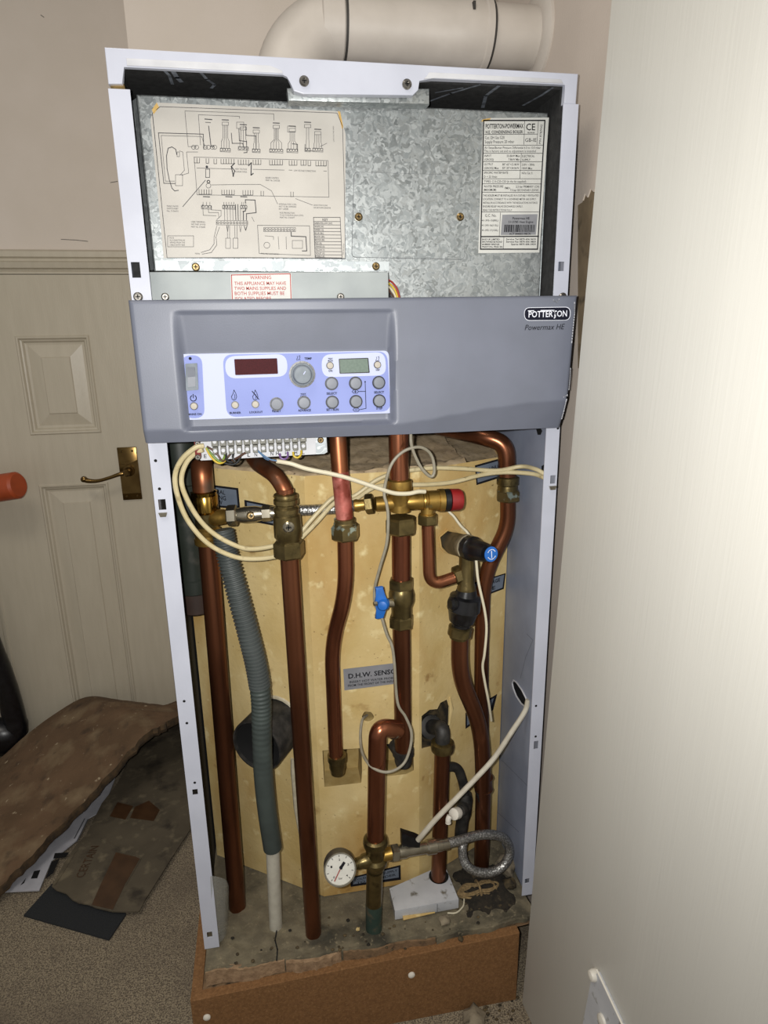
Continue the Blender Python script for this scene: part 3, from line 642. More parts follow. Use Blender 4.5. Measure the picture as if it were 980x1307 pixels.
# lower harness and terminal strip
plug(257, 270, 258, 262, 3, 1, False); plug(284, 300, 258, 262, 5, 1, False); plug(307, 315, 258, 262, 3, 1, False)
P.line(C_((535, 225), (540, 325), (660, 330)), k1); P.line(C_((585, 240), (590, 300), (680, 300), (685, 350)), k1); P.line(C_((610, 240), (615, 275), (705, 280), (705, 330), (665, 365)), k1)
for x in (735, 760, 788, 812, 838, 860): P.line(C_((x, 225), (x + 4, 370)), k1 if x < 830 else 0.00088)
P.line(C_((885, 240), (885, 370)), k1); P.line(D((25, 250), (22, 275), (0, 280)) + C_((912, 290), (912, 370)), 0.00109); P.line(D((115, 290), (30, 300)) + C_((940, 310), (940, 370)), 0.00095); P.line(D((22, 175), (108, 178), (118, 290)), 0.00102); P.line(D((22, 175), (22, 200)), 0.00095)
P.rect(276, 281.5, 316, 287, k1, .01)
for i in range(10): P.circ(278 + i * 4.1, 284.3 + i * .05, 1.3, .0006, n=8)
P.line(C_((665, 425), (640, 530)), k1); P.line(C_((690, 435), (655, 535)), k1); P.line(C_((640, 535), (640, 590), (600, 645), (520, 670)), 0.00054); P.line(C_((660, 535), (665, 600), (615, 670), (530, 685)), 0.00054)
for x in (290, 299.5): P.rect(x - 2, 304, x + 4, 317, k1); P.line([(x, 288), (x + .3, 304)], k1); P.line([(x + 3, 288), (x + 3, 304)], k1)
P.line(C_((755, 420), (765, 475), (775, 420)), k1); P.line(C_((875, 425), (885, 480), (892, 425)), k1); P.line(C_((920, 425), (933, 465), (945, 425)), 0.00088)
P.line(D((80, 330), (100, 370)), k1)
P.t('MAINS', (249, 323.5), (255, 323.8), 2, .0)
P.line(D((130, 403), (595, 408), (603, 672), (145, 655)), 0.00054, True); P.rect(336.5, 290.5, 377, 295.5, k1, .0)
for i in range(10): P.circ(338.5 + i * 4, 293 + i * .04, 1.3, .0006, n=8)
P.line(D((430, 465), (432, 500), (562, 505), (570, 632), (530, 632)), 0.00109); P.circ(340.5, 313, 3.8, k1); P.rect(373, 307, 386, 317, k1)
P.line([(355, 302), (356, 318)], k1); P.line([(365, 302), (365.5, 318)], k1); P.line([(338, 301), (349, 302), (349, 306)], k1)
P.t('TYPICAL WIRING TO ROOM THERMOSTAT', (333, 323.6), (356, 324.4), 2, .0)
P.line(D((630, 332), (868, 332), (885, 695), (645, 690)), 0.00068, True)
P.t('KEY', (411.5, 280.2), (418.5, 280.4), 3.2, .01)
for i, s in enumerate(('GREEN/YELLOW (G/Y)', 'WHITE (W)', 'GREEN (G)', 'BLUE (BL)', 'BLACK (BK)', 'BROWN (BR)', 'RED (R)', 'ORANGE (O)', 'YELLOW (Y)', 'VIOLET (V)', 'PURPLE (P)')):
    y = 284.8 + i * 4.25; P.t(s, (401 + i * .15, y), (424 if i == 0 else 402 + len(s) * 1.22, y + .2), 2.2, .015)
    if i < 10: P.line([(400 + i * .2, y + 2.2), (434 + i * .2, y + 2.4)], .0006)
P.line([(400, 282.7), (434, 282.8)], .0006)
P.t('PART No. 5107326', (438, 325), (438.4, 311), 1.6); P.t('LOW VOLTAGE AREA', (425.8, 181), (425.2, 161), 1.6)
P.done('wiring_print', 'line', wd_)

# rating plate
R_ = lambda x, y: (600 + x / 6.88, 140 + y / 6.88)
bm = nb(); prism(bm, [U(*R_(x, y), YG) for x, y in ((110, 92), (185, 75), (690, 70), (605, 1255), (70, 1260))], (0, -.0006, 0)); rp = mk('rating_plate', bm, 'plate', he, False)
bm = nb(); prism(bm, [U(*R_(x, y), YG - .0006) for x, y in ((95, 105), (110, 85), (185, 73), (160, 100))], (0, -.0003, 0)); mk('yellowed_tape', bm, 'tape', rp, False)
P = Print(uG)
RL = lambda l, w_=.0006: P.line([R_(*p) for p in l], w_)
RT = lambda s, x0, x1, y, h, bold=.01, k=-.01: P.t(s, R_(x0, y), R_(x1, y + k * (x1 - x0)), h / 6.88, bold)
P.line([R_(*p) for p in ((118, 95), (655, 95), (590, 1225), (90, 1225))], .0017, True); RL(((92, 1115), (600, 1112)), .0016)
for l in (((125, 218), (590, 215)), ((120, 312), (640, 312)), ((118, 383), (632, 383)), ((112, 457), (628, 457)), ((110, 533), (622, 533)), ((108, 607), (618, 607)), ((106, 650), (616, 652)), ((104, 725), (610, 727)), ((100, 898), (600, 898)), ((478, 100), (470, 305)), ((598, 100), (585, 305)), ((448, 385), (435, 605)), ((265, 905), (255, 1108)), ((295, 1120), (290, 1220))): RL(l)
RT('POTTERTON-POWERMAX', 135, 468, 145, 42, .02); RT('H.E. CONDENSING BOILER', 135, 462, 197, 28, .02)
P.t('CE', R_(490, 150), R_(570, 150), 62 / 6.88, .01); RT('0085 BM 0384', 502, 565, 202, 14)
RT('GB-IE', 482, 580, 266, 34, .0); P.t('PIN 87BM42', R_(610, 300), R_(625, 130), 22 / 6.88, 0)
RT('Cat. I2H Gas G20', 130, 300, 245, 28, 0); RT('Supply Pressure 20 mbar', 128, 385, 282, 28, 0)
RT('Air Sense/Burner Pressure Differential 6.0 to 10.0 mbar', 125, 618, 333, 22, 0, 0); RT('This is factory set and no adjustment is intended', 122, 575, 363, 22, 0, 0)
for s, x0, x1, y in (('INPUT', 125, 185, 405), ('(GROSS)', 125, 205, 437), ('25.8kW Max', 320, 435, 405), ('7.8kW Min', 335, 432, 437), ('ELECTRICAL', 455, 565, 407), ('SUPPLY', 455, 528, 440), ('OUTPUT', 122, 200, 480), ('(GROSS) Max', 122, 250, 512), ("80\u00b0-60\u00b0=22.8kW", 282, 430, 480), ("50\u00b0-30\u00b0=24.0kW", 282, 428, 512), ('230V ~ 50Hz', 452, 565, 482), ('190W Max', 452, 545, 514), ('SPECIFIC WATER RATE', 120, 332, 553), ('D = 25 l/min', 120, 235, 588), ('NOx Cat. 5', 452, 545, 556), ('TYPES: C13-C33-C53 (in the kit supplied)', 120, 490, 630), ('WATER PRESSURE', 118, 290, 673), ('(MAXIMUM)', 118, 228, 703), ('PMS=', 303, 350, 688), ('2.5 bar PRIMARY (CH)', 400, 605, 675), ('7.5 bar SECONDARY (DHW)', 350, 600, 706)): RT(s, x0, x1, y, 20, .005, 0)
for i, s in enumerate(('THIS BOILER MUST BE INSTALLED IN A SUITABLY VENTILATED', 'LOCATION. CONNECT TO A GOVERNED METER GAS SUPPLY.', 'INSTALL IN ACCORDANCE WITH THE REGULATIONS IN FORCE.', 'ENSURE RELIEF VALVE DISCHARGES SAFELY.', 'READ THE INSTRUCTIONS FULLY.')): RT(s, 112, (600, 580, 592, 462, 370)[i], 753 + i * 32, 18, .005, 0)
RT('G.C. No.', 130, 230, 928, 26, 0, 0)
for i, s in enumerate(('41-393-15(85L)', '41-393-16(115L)', '41-393-17(150L)')): RT(s, 102, 245, 972 + i * 43, 16, .01, 0)
for i, s in enumerate(('BAXI UK LIMITED', 'BROWNEDGE ROAD', 'BAMBER BRIDGE', 'PRESTON, PR56 SN')): RT(s, 104, (258, 280, 255, 283)[i], 1138 + i * 22, 15, .02, 0)
for i, s in enumerate(('Service Tel 0870 606 0623', 'Service Fax 0870 606 0864', 'Spares 0870 606 0454')): RT(s, (315, 315, 358)[i], 575, 1137 + i * 22, 15, .02, 0)
P.done('plate_print', 'ink', rp)
bm = nb(); prism(bm, [U(*R_(x, y), YG - .0007) for x, y in ((282, 922), (590, 918), (575, 1098), (268, 1100))], (0, -.0004, 0)); bl = mk('barcode_label', bm, 'lblsil', rp, False)
P = Print(lambda x, y: U(x, y, YG - .0012)); rnd = random.Random(5)
x = 302
while x < 570:
    w_ = rnd.choice((4, 6, 10)); P.fill([R_(x, 1010), R_(min(x + w_, 572), 1010), R_(min(x + w_, 572) - 5, 1075), R_(x - 5, 1075)]); x += w_ + rnd.choice((4, 6))
RT('Powermax HE', 372, 520, 953, 22, .01, 0); RT('5113785 Heat Engine', 335, 553, 985, 20, .01, 0); RT('ACT 844003198CN', 342, 530, 1090, 18, .02, 0)
P.done('barcode', 'ink', bl)

# grey steel control box under the heat engine, with the warning sticker and a few coloured wires
YB = .022
cb = thing('control_box', (.2, .08, Z0 + 1.0), 'grey steel control box below the galvanised casing with red-bordered warning sticker', 'control box')
bx0, bx1, bz1 = U(187, 360, YB).x, U(496, 362, YB).x, U(340, 347, YB).z
bm = nb(); box(bm, bx0, bx1, YB, YB + .015, bz1 - .10, bz1, .002); mk('cover', bm, 'box', cb)
for x, y in ((211, 379), (434.5, 379)): screw(cb, U(x, y, YB), NY, .0052)
uB = lambda x, y: U(x, y, YB - .0005)
bm = nb(); prism(bm, [U(x, y, YB) for x, y in ((294, 350), (371.5, 348.5), (373, 396), (296, 397))], (0, -.0005, 0)); wl = mk('warning_label', bm, 'plate', cb, False)
P = Print(uB); P.line([(295.3, 351), (370.3, 349.5), (371.8, 394), (297, 395)], .0011, True)
for s, x0, x1, y, h in (('WARNING', 319, 346, 354.2, 4.6), ('THIS APPLIANCE MAY HAVE', 299, 365, 361.6, 4.6), ('TWO MAINS SUPPLIES AND', 299, 365, 368, 4.6), ('BOTH SUPPLIES MUST BE', 299.5, 363, 374.4, 4.6), ('ISOLATED BEFORE', 300, 346, 381, 4.6), ('REMOVING COVER', 300, 346, 387.5, 4.6)): P.t(s, (x0, y), (x1, y - .3), h, .005)
P.done('warning_print', 'redink', wl)
for i, m_ in enumerate(('wred', 'wyel', 'wpale', 'wbrn', 'wblk')):
    bm = nb(); tube(bm, cr([U(495, 357 + i * 4, YB + .012), U(501 - i, 361 + i * 4.0, YB + .004), U(507 - i * 1.6, 370 + i * 3.4, YB), U(511 - i * 2, 386 + i * 2, YB), U(512 - i * 2, 400, YB + .004)], 6), .0014, 8); mk('wire', bm, m_, cb)

# ------------------------------------------------------------------ control panel
YF = -.040
cp = thing('control_console', (.3, YF, Z0 + .9), 'grey plastic boiler control fascia with a lilac button plate and display', 'control panel')
cTL, cTR, cBR, cBL = U(163, 383, YF), U(738, 377, YF), U(722, 548, YF), U(184, 567, YF)
def q2(s, t): return (cBL * (1 - s) + cBR * s) * (1 - t) + (cTL * (1 - s) + cTR * s) * t
rp_ = [U(x, y, YF) for x, y in ((218, 397), (503, 395), (508, 542), (232, 551))]
ra, rb = (rp_[0].x + rp_[3].x) / 2, (rp_[1].x + rp_[2].x) / 2; rzb, rzt = (rp_[2].z + rp_[3].z) / 2, (rp_[0].z + rp_[1].z) / 2
RD = .013; YPL = YF + RD
zpl = U(360, 449, YPL).z
cre = [(U(x, y, YF).x, U(x, y, YF).z) for x, y in ((150, 549), (184, 549.5), (300, 547.5), (420, 545), (510, 541), (545, 536), (580, 529), (630, 520), (684, 513), (745, 509))]
def crease(x):
    for (a_, za), (b_, zb2) in zip(cre, cre[1:]):
        if x <= b_: return za + (zb2 - za) * smooth01((x - a_) / (b_ - a_)) if b_ > .34 else za + (zb2 - za) * (x - a_) / (b_ - a_)
    return cre[-1][1]
def depth(x, z):
    d = 0
    # recessed pocket: top wedge slopes back, plate bed below it
    e = .006; ri = .008
    wl_ = .013
    ix = smooth01((x - ra) / wl_) * smooth01((rb - x) / (wl_ * .75)); iz = smooth01((z - rzb) / .005) * smooth01((rzt - z) / .003)
    rec = RD + .001 if z < zpl else .0025 + (RD - .0015) * (1 - (z - zpl) / (rzt - zpl)) ** 1.0
    d += ix * iz * rec
    zc = crease(x)
    if z < zc: d += (zc - z) * .42
    tt = (cTL.z + cTR.z) / 2
    return d
NXg, NZg = 190, 84
bm = nb(); rows = []
for j in range(NZg + 1):
    rw = []
    for i in range(NXg + 1):
        s, t = i / NXg, j / NZg; p = q2(s, t); edge_ = min(s * .6, (1 - s) * .6, (1 - t) * .19); r_ = .004
        d = depth(p.x, p.z) + (r_ - math.sqrt(max(0, r_ * r_ - (r_ - edge_) ** 2)) if edge_ < r_ else 0)
        rw.append(bm.verts.new((p.x, YF + d, p.z)))
    rows.append(rw)
for j in range(NZg):
    for i in range(NXg): bm.faces.new((rows[j][i], rows[j][i + 1], rows[j + 1][i + 1], rows[j + 1][i]))
def skirt(vs):
    b_ = [bm.verts.new((v.co.x, -.003, v.co.z)) for v in vs]
    for i in range(len(vs) - 1): bm.faces.new((vs[i], vs[i + 1], b_[i + 1], b_[i]))
skirt(rows[0]); skirt(rows[-1]); skirt([r[0] for r in rows]); skirt([r[-1] for r in rows])
fa = mk('fascia', bm, 'fascia', cp, True, 50)
for pts, w_ in (([(733, 386), (733, 400), (731, 420), (729, 441)], .0014), ([(728, 470), (727, 485), (725.5, 500)], .0010), ([(723.5, 505), (722.5, 512), (722, 525), (721, 538)], .0016), ([(719, 507), (725, 503)], .001), ([(706, 383), (710, 386), (714, 381)], .0009)):
    fpts = []
    for a_, b_ in zip(pts, pts[1:]): fpts += [(a_[0] + (b_[0] - a_[0]) * i / 6, a_[1] + (b_[1] - a_[1]) * i / 6) for i in range(6)]
    bm = nb(); pp = []
    for x, y in fpts:
        p = U(x, y, YF); pp.append(V((p.x, YF + depth(p.x, p.z), p.z)))
    strip(bm, pp, w_, NY, .0004); mk('scuff', bm, 'scuff', fa, False)
# plate
uP = lambda x, y: U(x, y, YPL - .0014)
prc = [U(x, y, YPL) for x, y in ((227.5, 452), (495.5, 447.5), (502, 527), (233.5, 536))]
bm = nb(); prism(bm, rounded(prc, .007), (0, -.0014, 0)); pt = mk('button_plate', bm, 'pwhite', cp, False)
Q = lambda x, y: (225 + x / 3.4386, 445 + y / 3.4386)       # crop of the plate -> photograph
def patch(name, corners, r, m, lift=.0003):
    bm = nb(); c_ = [uP(*Q(x, y)) + NY * lift for x, y in corners]; flat(bm, rounded(c_, r, 6)); return mk(name, bm, m, pt, False)
patch('lilac_field', ((22, 30), (112, 28), (125, 303), (38, 307)), .012, 'lilac')
patch('lilac_field', ((203, 26), (925, 12), (940, 275), (222, 300)), .013, 'lilac')
patch('display_surround', ((212, 34), (484, 22), (490, 122), (218, 132)), .014, 'pwhite', .0006)
patch('display_surround', ((636, 26), (915, 14), (922, 117), (640, 126)), .013, 'pwhite', .0006)
def raised(name, corners, r, m, h, par=pt, bev=.0006):
    c_ = [uP(*Q(x, y)) + NY * .0002 for x, y in corners]; bm = nb(); prism(bm, rounded(c_, r, 4), NY * h, 0); return mk(name, bm, m, par, False)
raised('display', ((254, 46), (442, 42), (446, 110), (259, 116)), .001, 'disp', .0012)
lc_ = raised('lcd_bezel', ((712, 44), (842, 40), (848, 106), (716, 110)), .0012, 'bcap', .0012); raised('lcd', ((716, 48), (838, 44), (843, 102), (720, 106)), .0008, 'lcd', .0015)
sw = raised('rocker_switch', ((40, 66), (92, 63), (98, 180), (44, 184)), .001, 'knob', .0035)
bm = nb(); c_ = [uP(*Q(x, y)) + NY * .0037 for x, y in ((50, 82), (82, 80), (86, 164), (52, 168))]
a_ = c_[0] + NY * .003; b_ = c_[1] + NY * .003
vs = [bm.verts.new(p) for p in (c_[0] + NY * .0035, c_[1] + NY * .0035, (c_[1] + c_[2]) / 2, c_[2] + NY * .001, c_[3] + NY * .001, (c_[0] + c_[3]) / 2)] + [bm.verts.new(p) for p in c_]
for f in ((0, 1, 2, 5), (5, 2, 3, 4), (0, 5, 4, 9, 6), (1, 7, 8, 3, 2), (0, 6, 7, 1), (3, 8, 9, 4)): bm.faces.new([vs[i] for i in f])
mk('rocker', bm, 'btn', sw, False)
def button(x, y, rpx=19.5, name='button', m='btn'):
    c_ = uP(*Q(x, y)); r = rpx / 3.4386 * 1.15 / 825
    bm = nb(); lathe(bm, c_, NY, [(.0008, r), (.003, r * .97), (.0038, r * .86), (.004, r * .5)], 22); o = mk(name, bm, m, pt)
    bm = nb(); lathe(bm, c_, NY, [(.0003, r * 1.16), (.0011, r * 1.16)], 22); mk('button_rim', bm, 'bcap', o); return o
for x, y in ((440, 243), (560, 237), (681, 153), (684, 235), (786, 152), (788, 232), (888, 149), (890, 229)): button(x, y)
kn = button(552, 113, 38, 'temperature_knob', 'knob')
bm = nb(); c_ = uP(*Q(552, 113)) + NY * .004; r = 38 / 3.4386 * 1.15 / 825
lathe(bm, c_, NY, [(0, r * .85), (.007, r * .8), (.009, r * .7), (.0094, r * .4)], 26); k2 = mk('knob_cap', bm, 'knob', kn)
bm = nb(); flat(bm, [c_ + NY * .0096 + V(p) for p in ((.0005, 0, .001), (.0035, 0, .0052), (.0045, 0, .0045), (.0015, 0, .0003))]); mk('knob_pointer', bm, 'pwhite', kn, False)
for x, y in ((78, 252), (258, 247), (347, 244), (674, 74), (882, 71)): button(x, y, 11, 'indicator_lamp', 'ledoff')
bm = nb()
for x, y in ((674, 74), (882, 71)): pass
bm.free()
P = Print(lambda x, y: uP(x, y), NY, .0009)
def QL(l, w_=.0009, close=False): P.line([Q(*p) for p in l], w_, close)
def QT(s, xc, yc, wd, h, bold=.03): P.t(s, Q(xc - wd / 2, yc + wd * .01), Q(xc + wd / 2, yc - wd * .01), h / 3.4386, bold)
P.dot(*Q(61, 43), 2.0)
QT('MAINS ON', 81, 287, 60, 9); QT('BURNER', 259, 281, 50, 9); QT('LOCKOUT', 350, 278, 58, 9); QT('RESET', 440, 273, 38, 10); QT('ADVANCE', 562, 270, 56, 10); QT('SELECT', 682, 196, 46, 10); QT('SET / RUN', 685, 267, 54, 10); QT('SELECT', 889, 191, 44, 10); QT('STEP', 891, 261, 28, 10); QT('TEMP', 578, 43, 32, 10)
QT('ON', 676, 97, 17, 9); QT('HW', 884, 93, 17, 9); QT('TEST', 676, 44, 22, 7); QT('MODE', 676, 53, 22, 7); QT('TEST', 557, 199, 26, 7); QT('CYCLE', 557, 208, 26, 7)
arc = lambda x, y, r, a0, a1, w_, n=22: QL([(x + r * math.cos(math.radians(a0 + (a1 - a0) * i / n)), y + r * math.sin(math.radians(a0 + (a1 - a0) * i / n))) for i in range(n + 1)], w_)
arc(75, 217, 13, -60, 240, .0010); QL([(74, 200), (75, 216)], .0010)
for ox in (253, 346):
    QL([(ox, 181), (ox + 8, 196), (ox + 12, 210), (ox + 8, 222), (ox, 226), (ox - 8, 222), (ox - 11, 210), (ox - 4, 198)], .0007, True); QL([(ox + 3, 200), (ox + 4, 212), (ox, 222)], .0006)
QL([(333, 187), (362, 222)], .0011)
arc(552, 113, 53, -95, -140, .0013); arc(552, 113, 49, -140, -185, .0009); arc(552, 113, 53, -80, 0, .0024); QT('-', 504, 124, 6, 8); QT('+', 604, 121, 9, 9)
for ox, oy in ((535, 40), (882, 44)):
    QL([(ox - 7, oy + 6), (ox - 2, oy - 2), (ox - 5, oy - 8)], .0006); QL([(ox + 4, oy + 6), (ox + 8, oy - 4), (ox + 3, oy - 8), (ox + 8, oy - 10)], .0006); QL([(ox - 8, oy + 9), (ox + 9, oy + 8)], .0006)
for cx_, cy_ in ((785, 188), (789, 268)):
    QL([(cx_ - 14, cy_), (cx_ - 8, cy_ - 7), (cx_ + 8, cy_ - 7), (cx_ + 14, cy_), (cx_ + 8, cy_ + 7), (cx_ - 8, cy_ + 7)], .0007, True); QL([(cx_ - 5, cy_), (cx_ + 5, cy_)], .0008)
QL([(785, 183), (785, 193)], .0008); QL([(800, 188), (830, 187)], .0008); QL([(828, 143), (832, 262), (806, 267)], .0008); P.dot(*Q(828, 145), .9)
P.done('plate_print', 'ink', pt)
# maker's badge
uF = lambda x, y: U(x, y, YF - .0012)
bm = nb(); prism(bm, rounded([U(x, y, YF) for x, y in ((668.5, 392.5), (728, 391.5), (727.5, 409), (668.8, 409.5))], .0085, 8), (0, -.0008, 0)); bd = mk('badge', bm, 'badgew', cp, False)
bm = nb(); prism(bm, rounded([U(x, y, YF - .0008) for x, y in ((669.2, 393.1), (727.3, 392.2), (726.9, 408.4), (669.6, 408.8))], .008, 8), (0, -.0004, 0)); mk('badge_field', bm, 'badge', bd, False)
P = Print(uF, NY, .0003); P.t('POTTERTON', (674.5, 401), (723.5, 399.8), 8.2, .012); P.line([(674, 396.8), (681, 396.6)], .0011); P.line([(690, 396.3), (707, 396)], .001); P.line([(707, 396), (709, 404.5), (707, 406)], .0012)
P.done('badge_lettering', 'badgew', bd)
P = Print(lambda x, y: U(x, y, YF), NY, .0006); P.t('Powermax HE', (669.5, 417.8), (720.5, 416.6), 7.4, 0, .25); P.done('model_lettering', 'ink', cp)

# ------------------------------------------------------------------ terminal strip under the panel
YT = .000
ts = thing('terminal_strip', U(330, 580, YT), 'white terminal strip with grey screw blocks and coloured wire links below the control panel', 'terminal strip')
bm = nb(); prism(bm, [U(x, y, YT) for x, y in ((247, 560), (416, 548), (418, 577), (414, 579.5), (257, 588), (249, 584))], (0, .002, 0), .0006); tr = mk('tray', bm, 'tray', ts, False)
bm = nb(); prism(bm, [U(x, y, YT - .0002) for x, y in ((402.5, 556), (416, 555), (417.5, 577), (413.5, 579), (403.5, 579.8))], (0, -.0012, 0)); mk('bracket_end', bm, 'galv2', tr, False); screw(tr, U(409, 561.5, YT - .0014), NY, .0045, 'screwy')
for i in range(12):
    x = 275 + i * 10.1; y = 567.5 - i * .55
    c_ = U(x, y, YT); bm = nb(); box(bm, c_.x - .0046, c_.x + .0046, YT - .012, YT - .0003, c_.z - .001, c_.z + .016, .001); box(bm, c_.x - .0036, c_.x + .0036, YT - .014, YT - .0003, c_.z - .0125, c_.z - .0015, .001)
    lathe(bm, c_ + V((0, -.0118, .006)), NY, [(0, .0042), (.0018, .0042), (.0018, .003)], 10)
    tb = mk('terminal_block', bm, 'termg', ts, False)
    for q, yy in ((-.0065, -.0141), (.006, -.0134)):
        bm = nb(); lathe(bm, c_ + V((0, yy, q)), NY, [(0, .0031), (.0012, .0025)], 10); mk('terminal_screw', bm, 'tray', tb, False)
P = Print(lambda x, y: U(x, y, YT), NY, .0005)
for s, x, y in (('E', 262, 582), ('L', 317.5, 580.4), ('N', 326.5, 580), ('N', 347, 578.8), ('H', 354, 578.4), ('H', 365.5, 578), ('H', 377.5, 577.5), ('L', 387, 577)): P.t(s, (x - 1.7, y), (x + 1.7, y), 5, .01, 0)
P.done('terminal_lettering', 'ink', tr)
def wire(pts, r, m, par, name='wire', n=8, k=8):
    bm = nb(); tube(bm, cr(pts, k), r, n); return mk(name, bm, m, par)
Yw = YT - .010
for m_, l in (('wgrn', [(263, 571), (272, 582), (281, 589), (286, 584), (287, 578)]), ('wyel', [(263, 572), (270, 584), (279, 591), (287, 588), (287, 579)]), ('wbrn', [(264, 570), (275, 577), (283, 588), (288, 586), (297, 576)]), ('wblk', [(283, 590), (295, 593), (303, 590), (308, 580)]), ('wblk', [(288, 578), (290, 588), (297, 590)]), ('wbrn', [(296, 588), (305, 583), (311, 579), (316, 577)]), ('wvio', [(357, 579), (358, 584), (363, 586), (367, 583), (367, 577)]), ('wyel', [(374, 577), (375, 582), (380, 584), (384, 580), (384.5, 575)]), ('wblk', [(298, 578), (297, 584), (300, 589)])):
    wire([U(x, y, Yw - .004 * math.sin(i)) for i, (x, y) in enumerate(l)], .0015, m_, ts)
bm = nb(); c_ = U(252.5, 574, YT - .008); box(bm, c_.x - .0038, c_.x + .0038, YT - .014, YT - .0005, c_.z - .012, c_.z + .013, .001); cl = mk('cable_clamp', bm, 'wmar', ts); screw(cl, U(252.5, 583.5, YT - .013), NY, .004); screw(cl, U(252, 566, YT - .013), NY, .0035)

# ------------------------------------------------------------------ foam insulated hot water cylinder
YC = .070
fx0, fx1 = U(402, 900, YC).x, U(535, 900, YC).x
LF = V((-.18, .125, 0)).normalized(); RF = V((.18, .085, 0)).normalized()
nLf = V((-LF.y, LF.x, 0)); nLf = nLf if nLf.y < 0 else -nLf
nRf = V((RF.y, -RF.x, 0)); nRf = nRf if nRf.y < 0 else -nRf
pL, pR = V((fx0, YC, .5)), V((fx1, YC, .5))
uC = lambda x, y, o=0: U(x, y, YC - o)
uL = lambda x, y, o=0: UP(x, y, pL + nLf * o, nLf)
uR = lambda x, y, o=0: UP(x, y, pR + nRf * o, nRf)
zft = U(460, 604, YC).z
cyl = thing('hot_water_cylinder', (.3, .25, Z0), 'hot water cylinder jacketed in stained yellow foam with printed labels inside the casing', 'hot water tank')
lend = pL + LF * ((fx0 - .006) / -LF.x); rend = pR + RF * ((.5875 - fx1) / RF.x)
def circle(u, x, y, rx, ry, n=16, jag=0):
    return [u(x + rx * math.cos(2 * math.pi * i / n) * (1 + random.uniform(-jag, jag)), y + ry * math.sin(2 * math.pi * i / n) * (1 + random.uniform(-jag, jag))) for i in range(n)]
hC = [[uC(x, y) for x, y in ((411.5, 958), (461.5, 955), (462, 985), (461, 999), (414, 1004.5))], [uC(x, y) for x, y in ((489, 951), (511, 946), (527.5, 947), (528, 983), (518, 988), (491.5, 991))], circle(uC, 469.5, 914.5, 7.5, 6.5, 12, .1)]
hR = [[uR(x, y) for x, y in ((538, 914), (548, 906), (558, 905), (562, 897), (570, 893), (574, 906), (573, 935), (560, 950), (538, 955))], circle(uR, 573, 691, 13.5, 15, 14, .12)]
bm = nb(); facet(bm, [V((fx0, YC, Z0 + .001)), V((fx1, YC, Z0 + .001)), V((fx1, YC, zft)), V((fx0, YC, zft))], hC); mk('foam_facet', bm, 'foam', cyl, False)
bm = nb(); facet(bm, [pR.xy.to_3d() + V((0, 0, Z0 + .001)), V((rend.x, rend.y, Z0 + .001)), V((rend.x, rend.y, zft)), V((fx1, YC, zft))], hR); mk('foam_facet', bm, 'foam', cyl, False)
bm = nb(); facet(bm, [V((fx0, YC, Z0 + .001)), V((lend.x, lend.y, Z0 + .001)), V((lend.x, lend.y, zft)), V((fx0, YC, zft))], []); mk('foam_facet', bm, 'foam', cyl, False)
bm = nb()
plan = [V((lend.x, .56, 0)), V((lend.x, lend.y, 0)), V((fx0, YC, 0)), V((fx1, YC, 0)), V((rend.x, rend.y, 0)), V((rend.x, .56, 0))]
for a_, b_ in ((plan[0], plan[1]), (plan[4], plan[5])): flat(bm, [a_ + V((0, 0, Z0 + .001)), b_ + V((0, 0, Z0 + .001)), b_ + V((0, 0, zft)), a_ + V((0, 0, zft))])
mk('foam_flank', bm, 'foam', cyl, False)
# crumbly top of the foam
bm = nb(); g1, g2 = 60, 30; rows = []
def front_y(x):
    if x < fx0: return YC + (fx0 - x) * (-LF.y / LF.x)
    if x > fx1: return YC + (x - fx1) * (RF.y / RF.x)
    return YC
for j in range(g2 + 1):
    rw = []
    for i in range(g1 + 1):
        x = lend.x + (rend.x - lend.x) * i / g1; y0 = front_y(x); y = y0 + (.56 - y0) * (j / g2) ** 1.4
        rw.append(bm.verts.new((x, y, zft + (0 if j == 0 else .004 + random.uniform(-.003, .003) + .03 * smooth01((y - y0) / .25) - .02 * (x > .5)))))
    rows.append(rw)
for j in range(g2):
    for i in range(g1): bm.faces.new((rows[j][i], rows[j][i + 1], rows[j + 1][i + 1], rows[j + 1][i]))
mk('foam_top', bm, 'foamtop', cyl)
def pocket(lp, n, dep, m):
    bm = nb(); a_ = [bm.verts.new(p) for p in lp]; b_ = [bm.verts.new(p - n * dep) for p in lp]; k = len(lp)
    for i in range(k): bm.faces.new((a_[i], a_[(i + 1) % k], b_[(i + 1) % k], b_[i]))
    bm.faces.new(b_); return mk('foam_pocket', bm, m, cyl, False)
pocket(hC[0], NY, .045, 'cut'); pocket(hC[1], NY, .045, 'cut'); pocket(hC[2], NY, .04, 'cut'); pocket(hR[0], nRf, .04, 'recess'); pocket(hR[1], nRf, .03, 'cut')
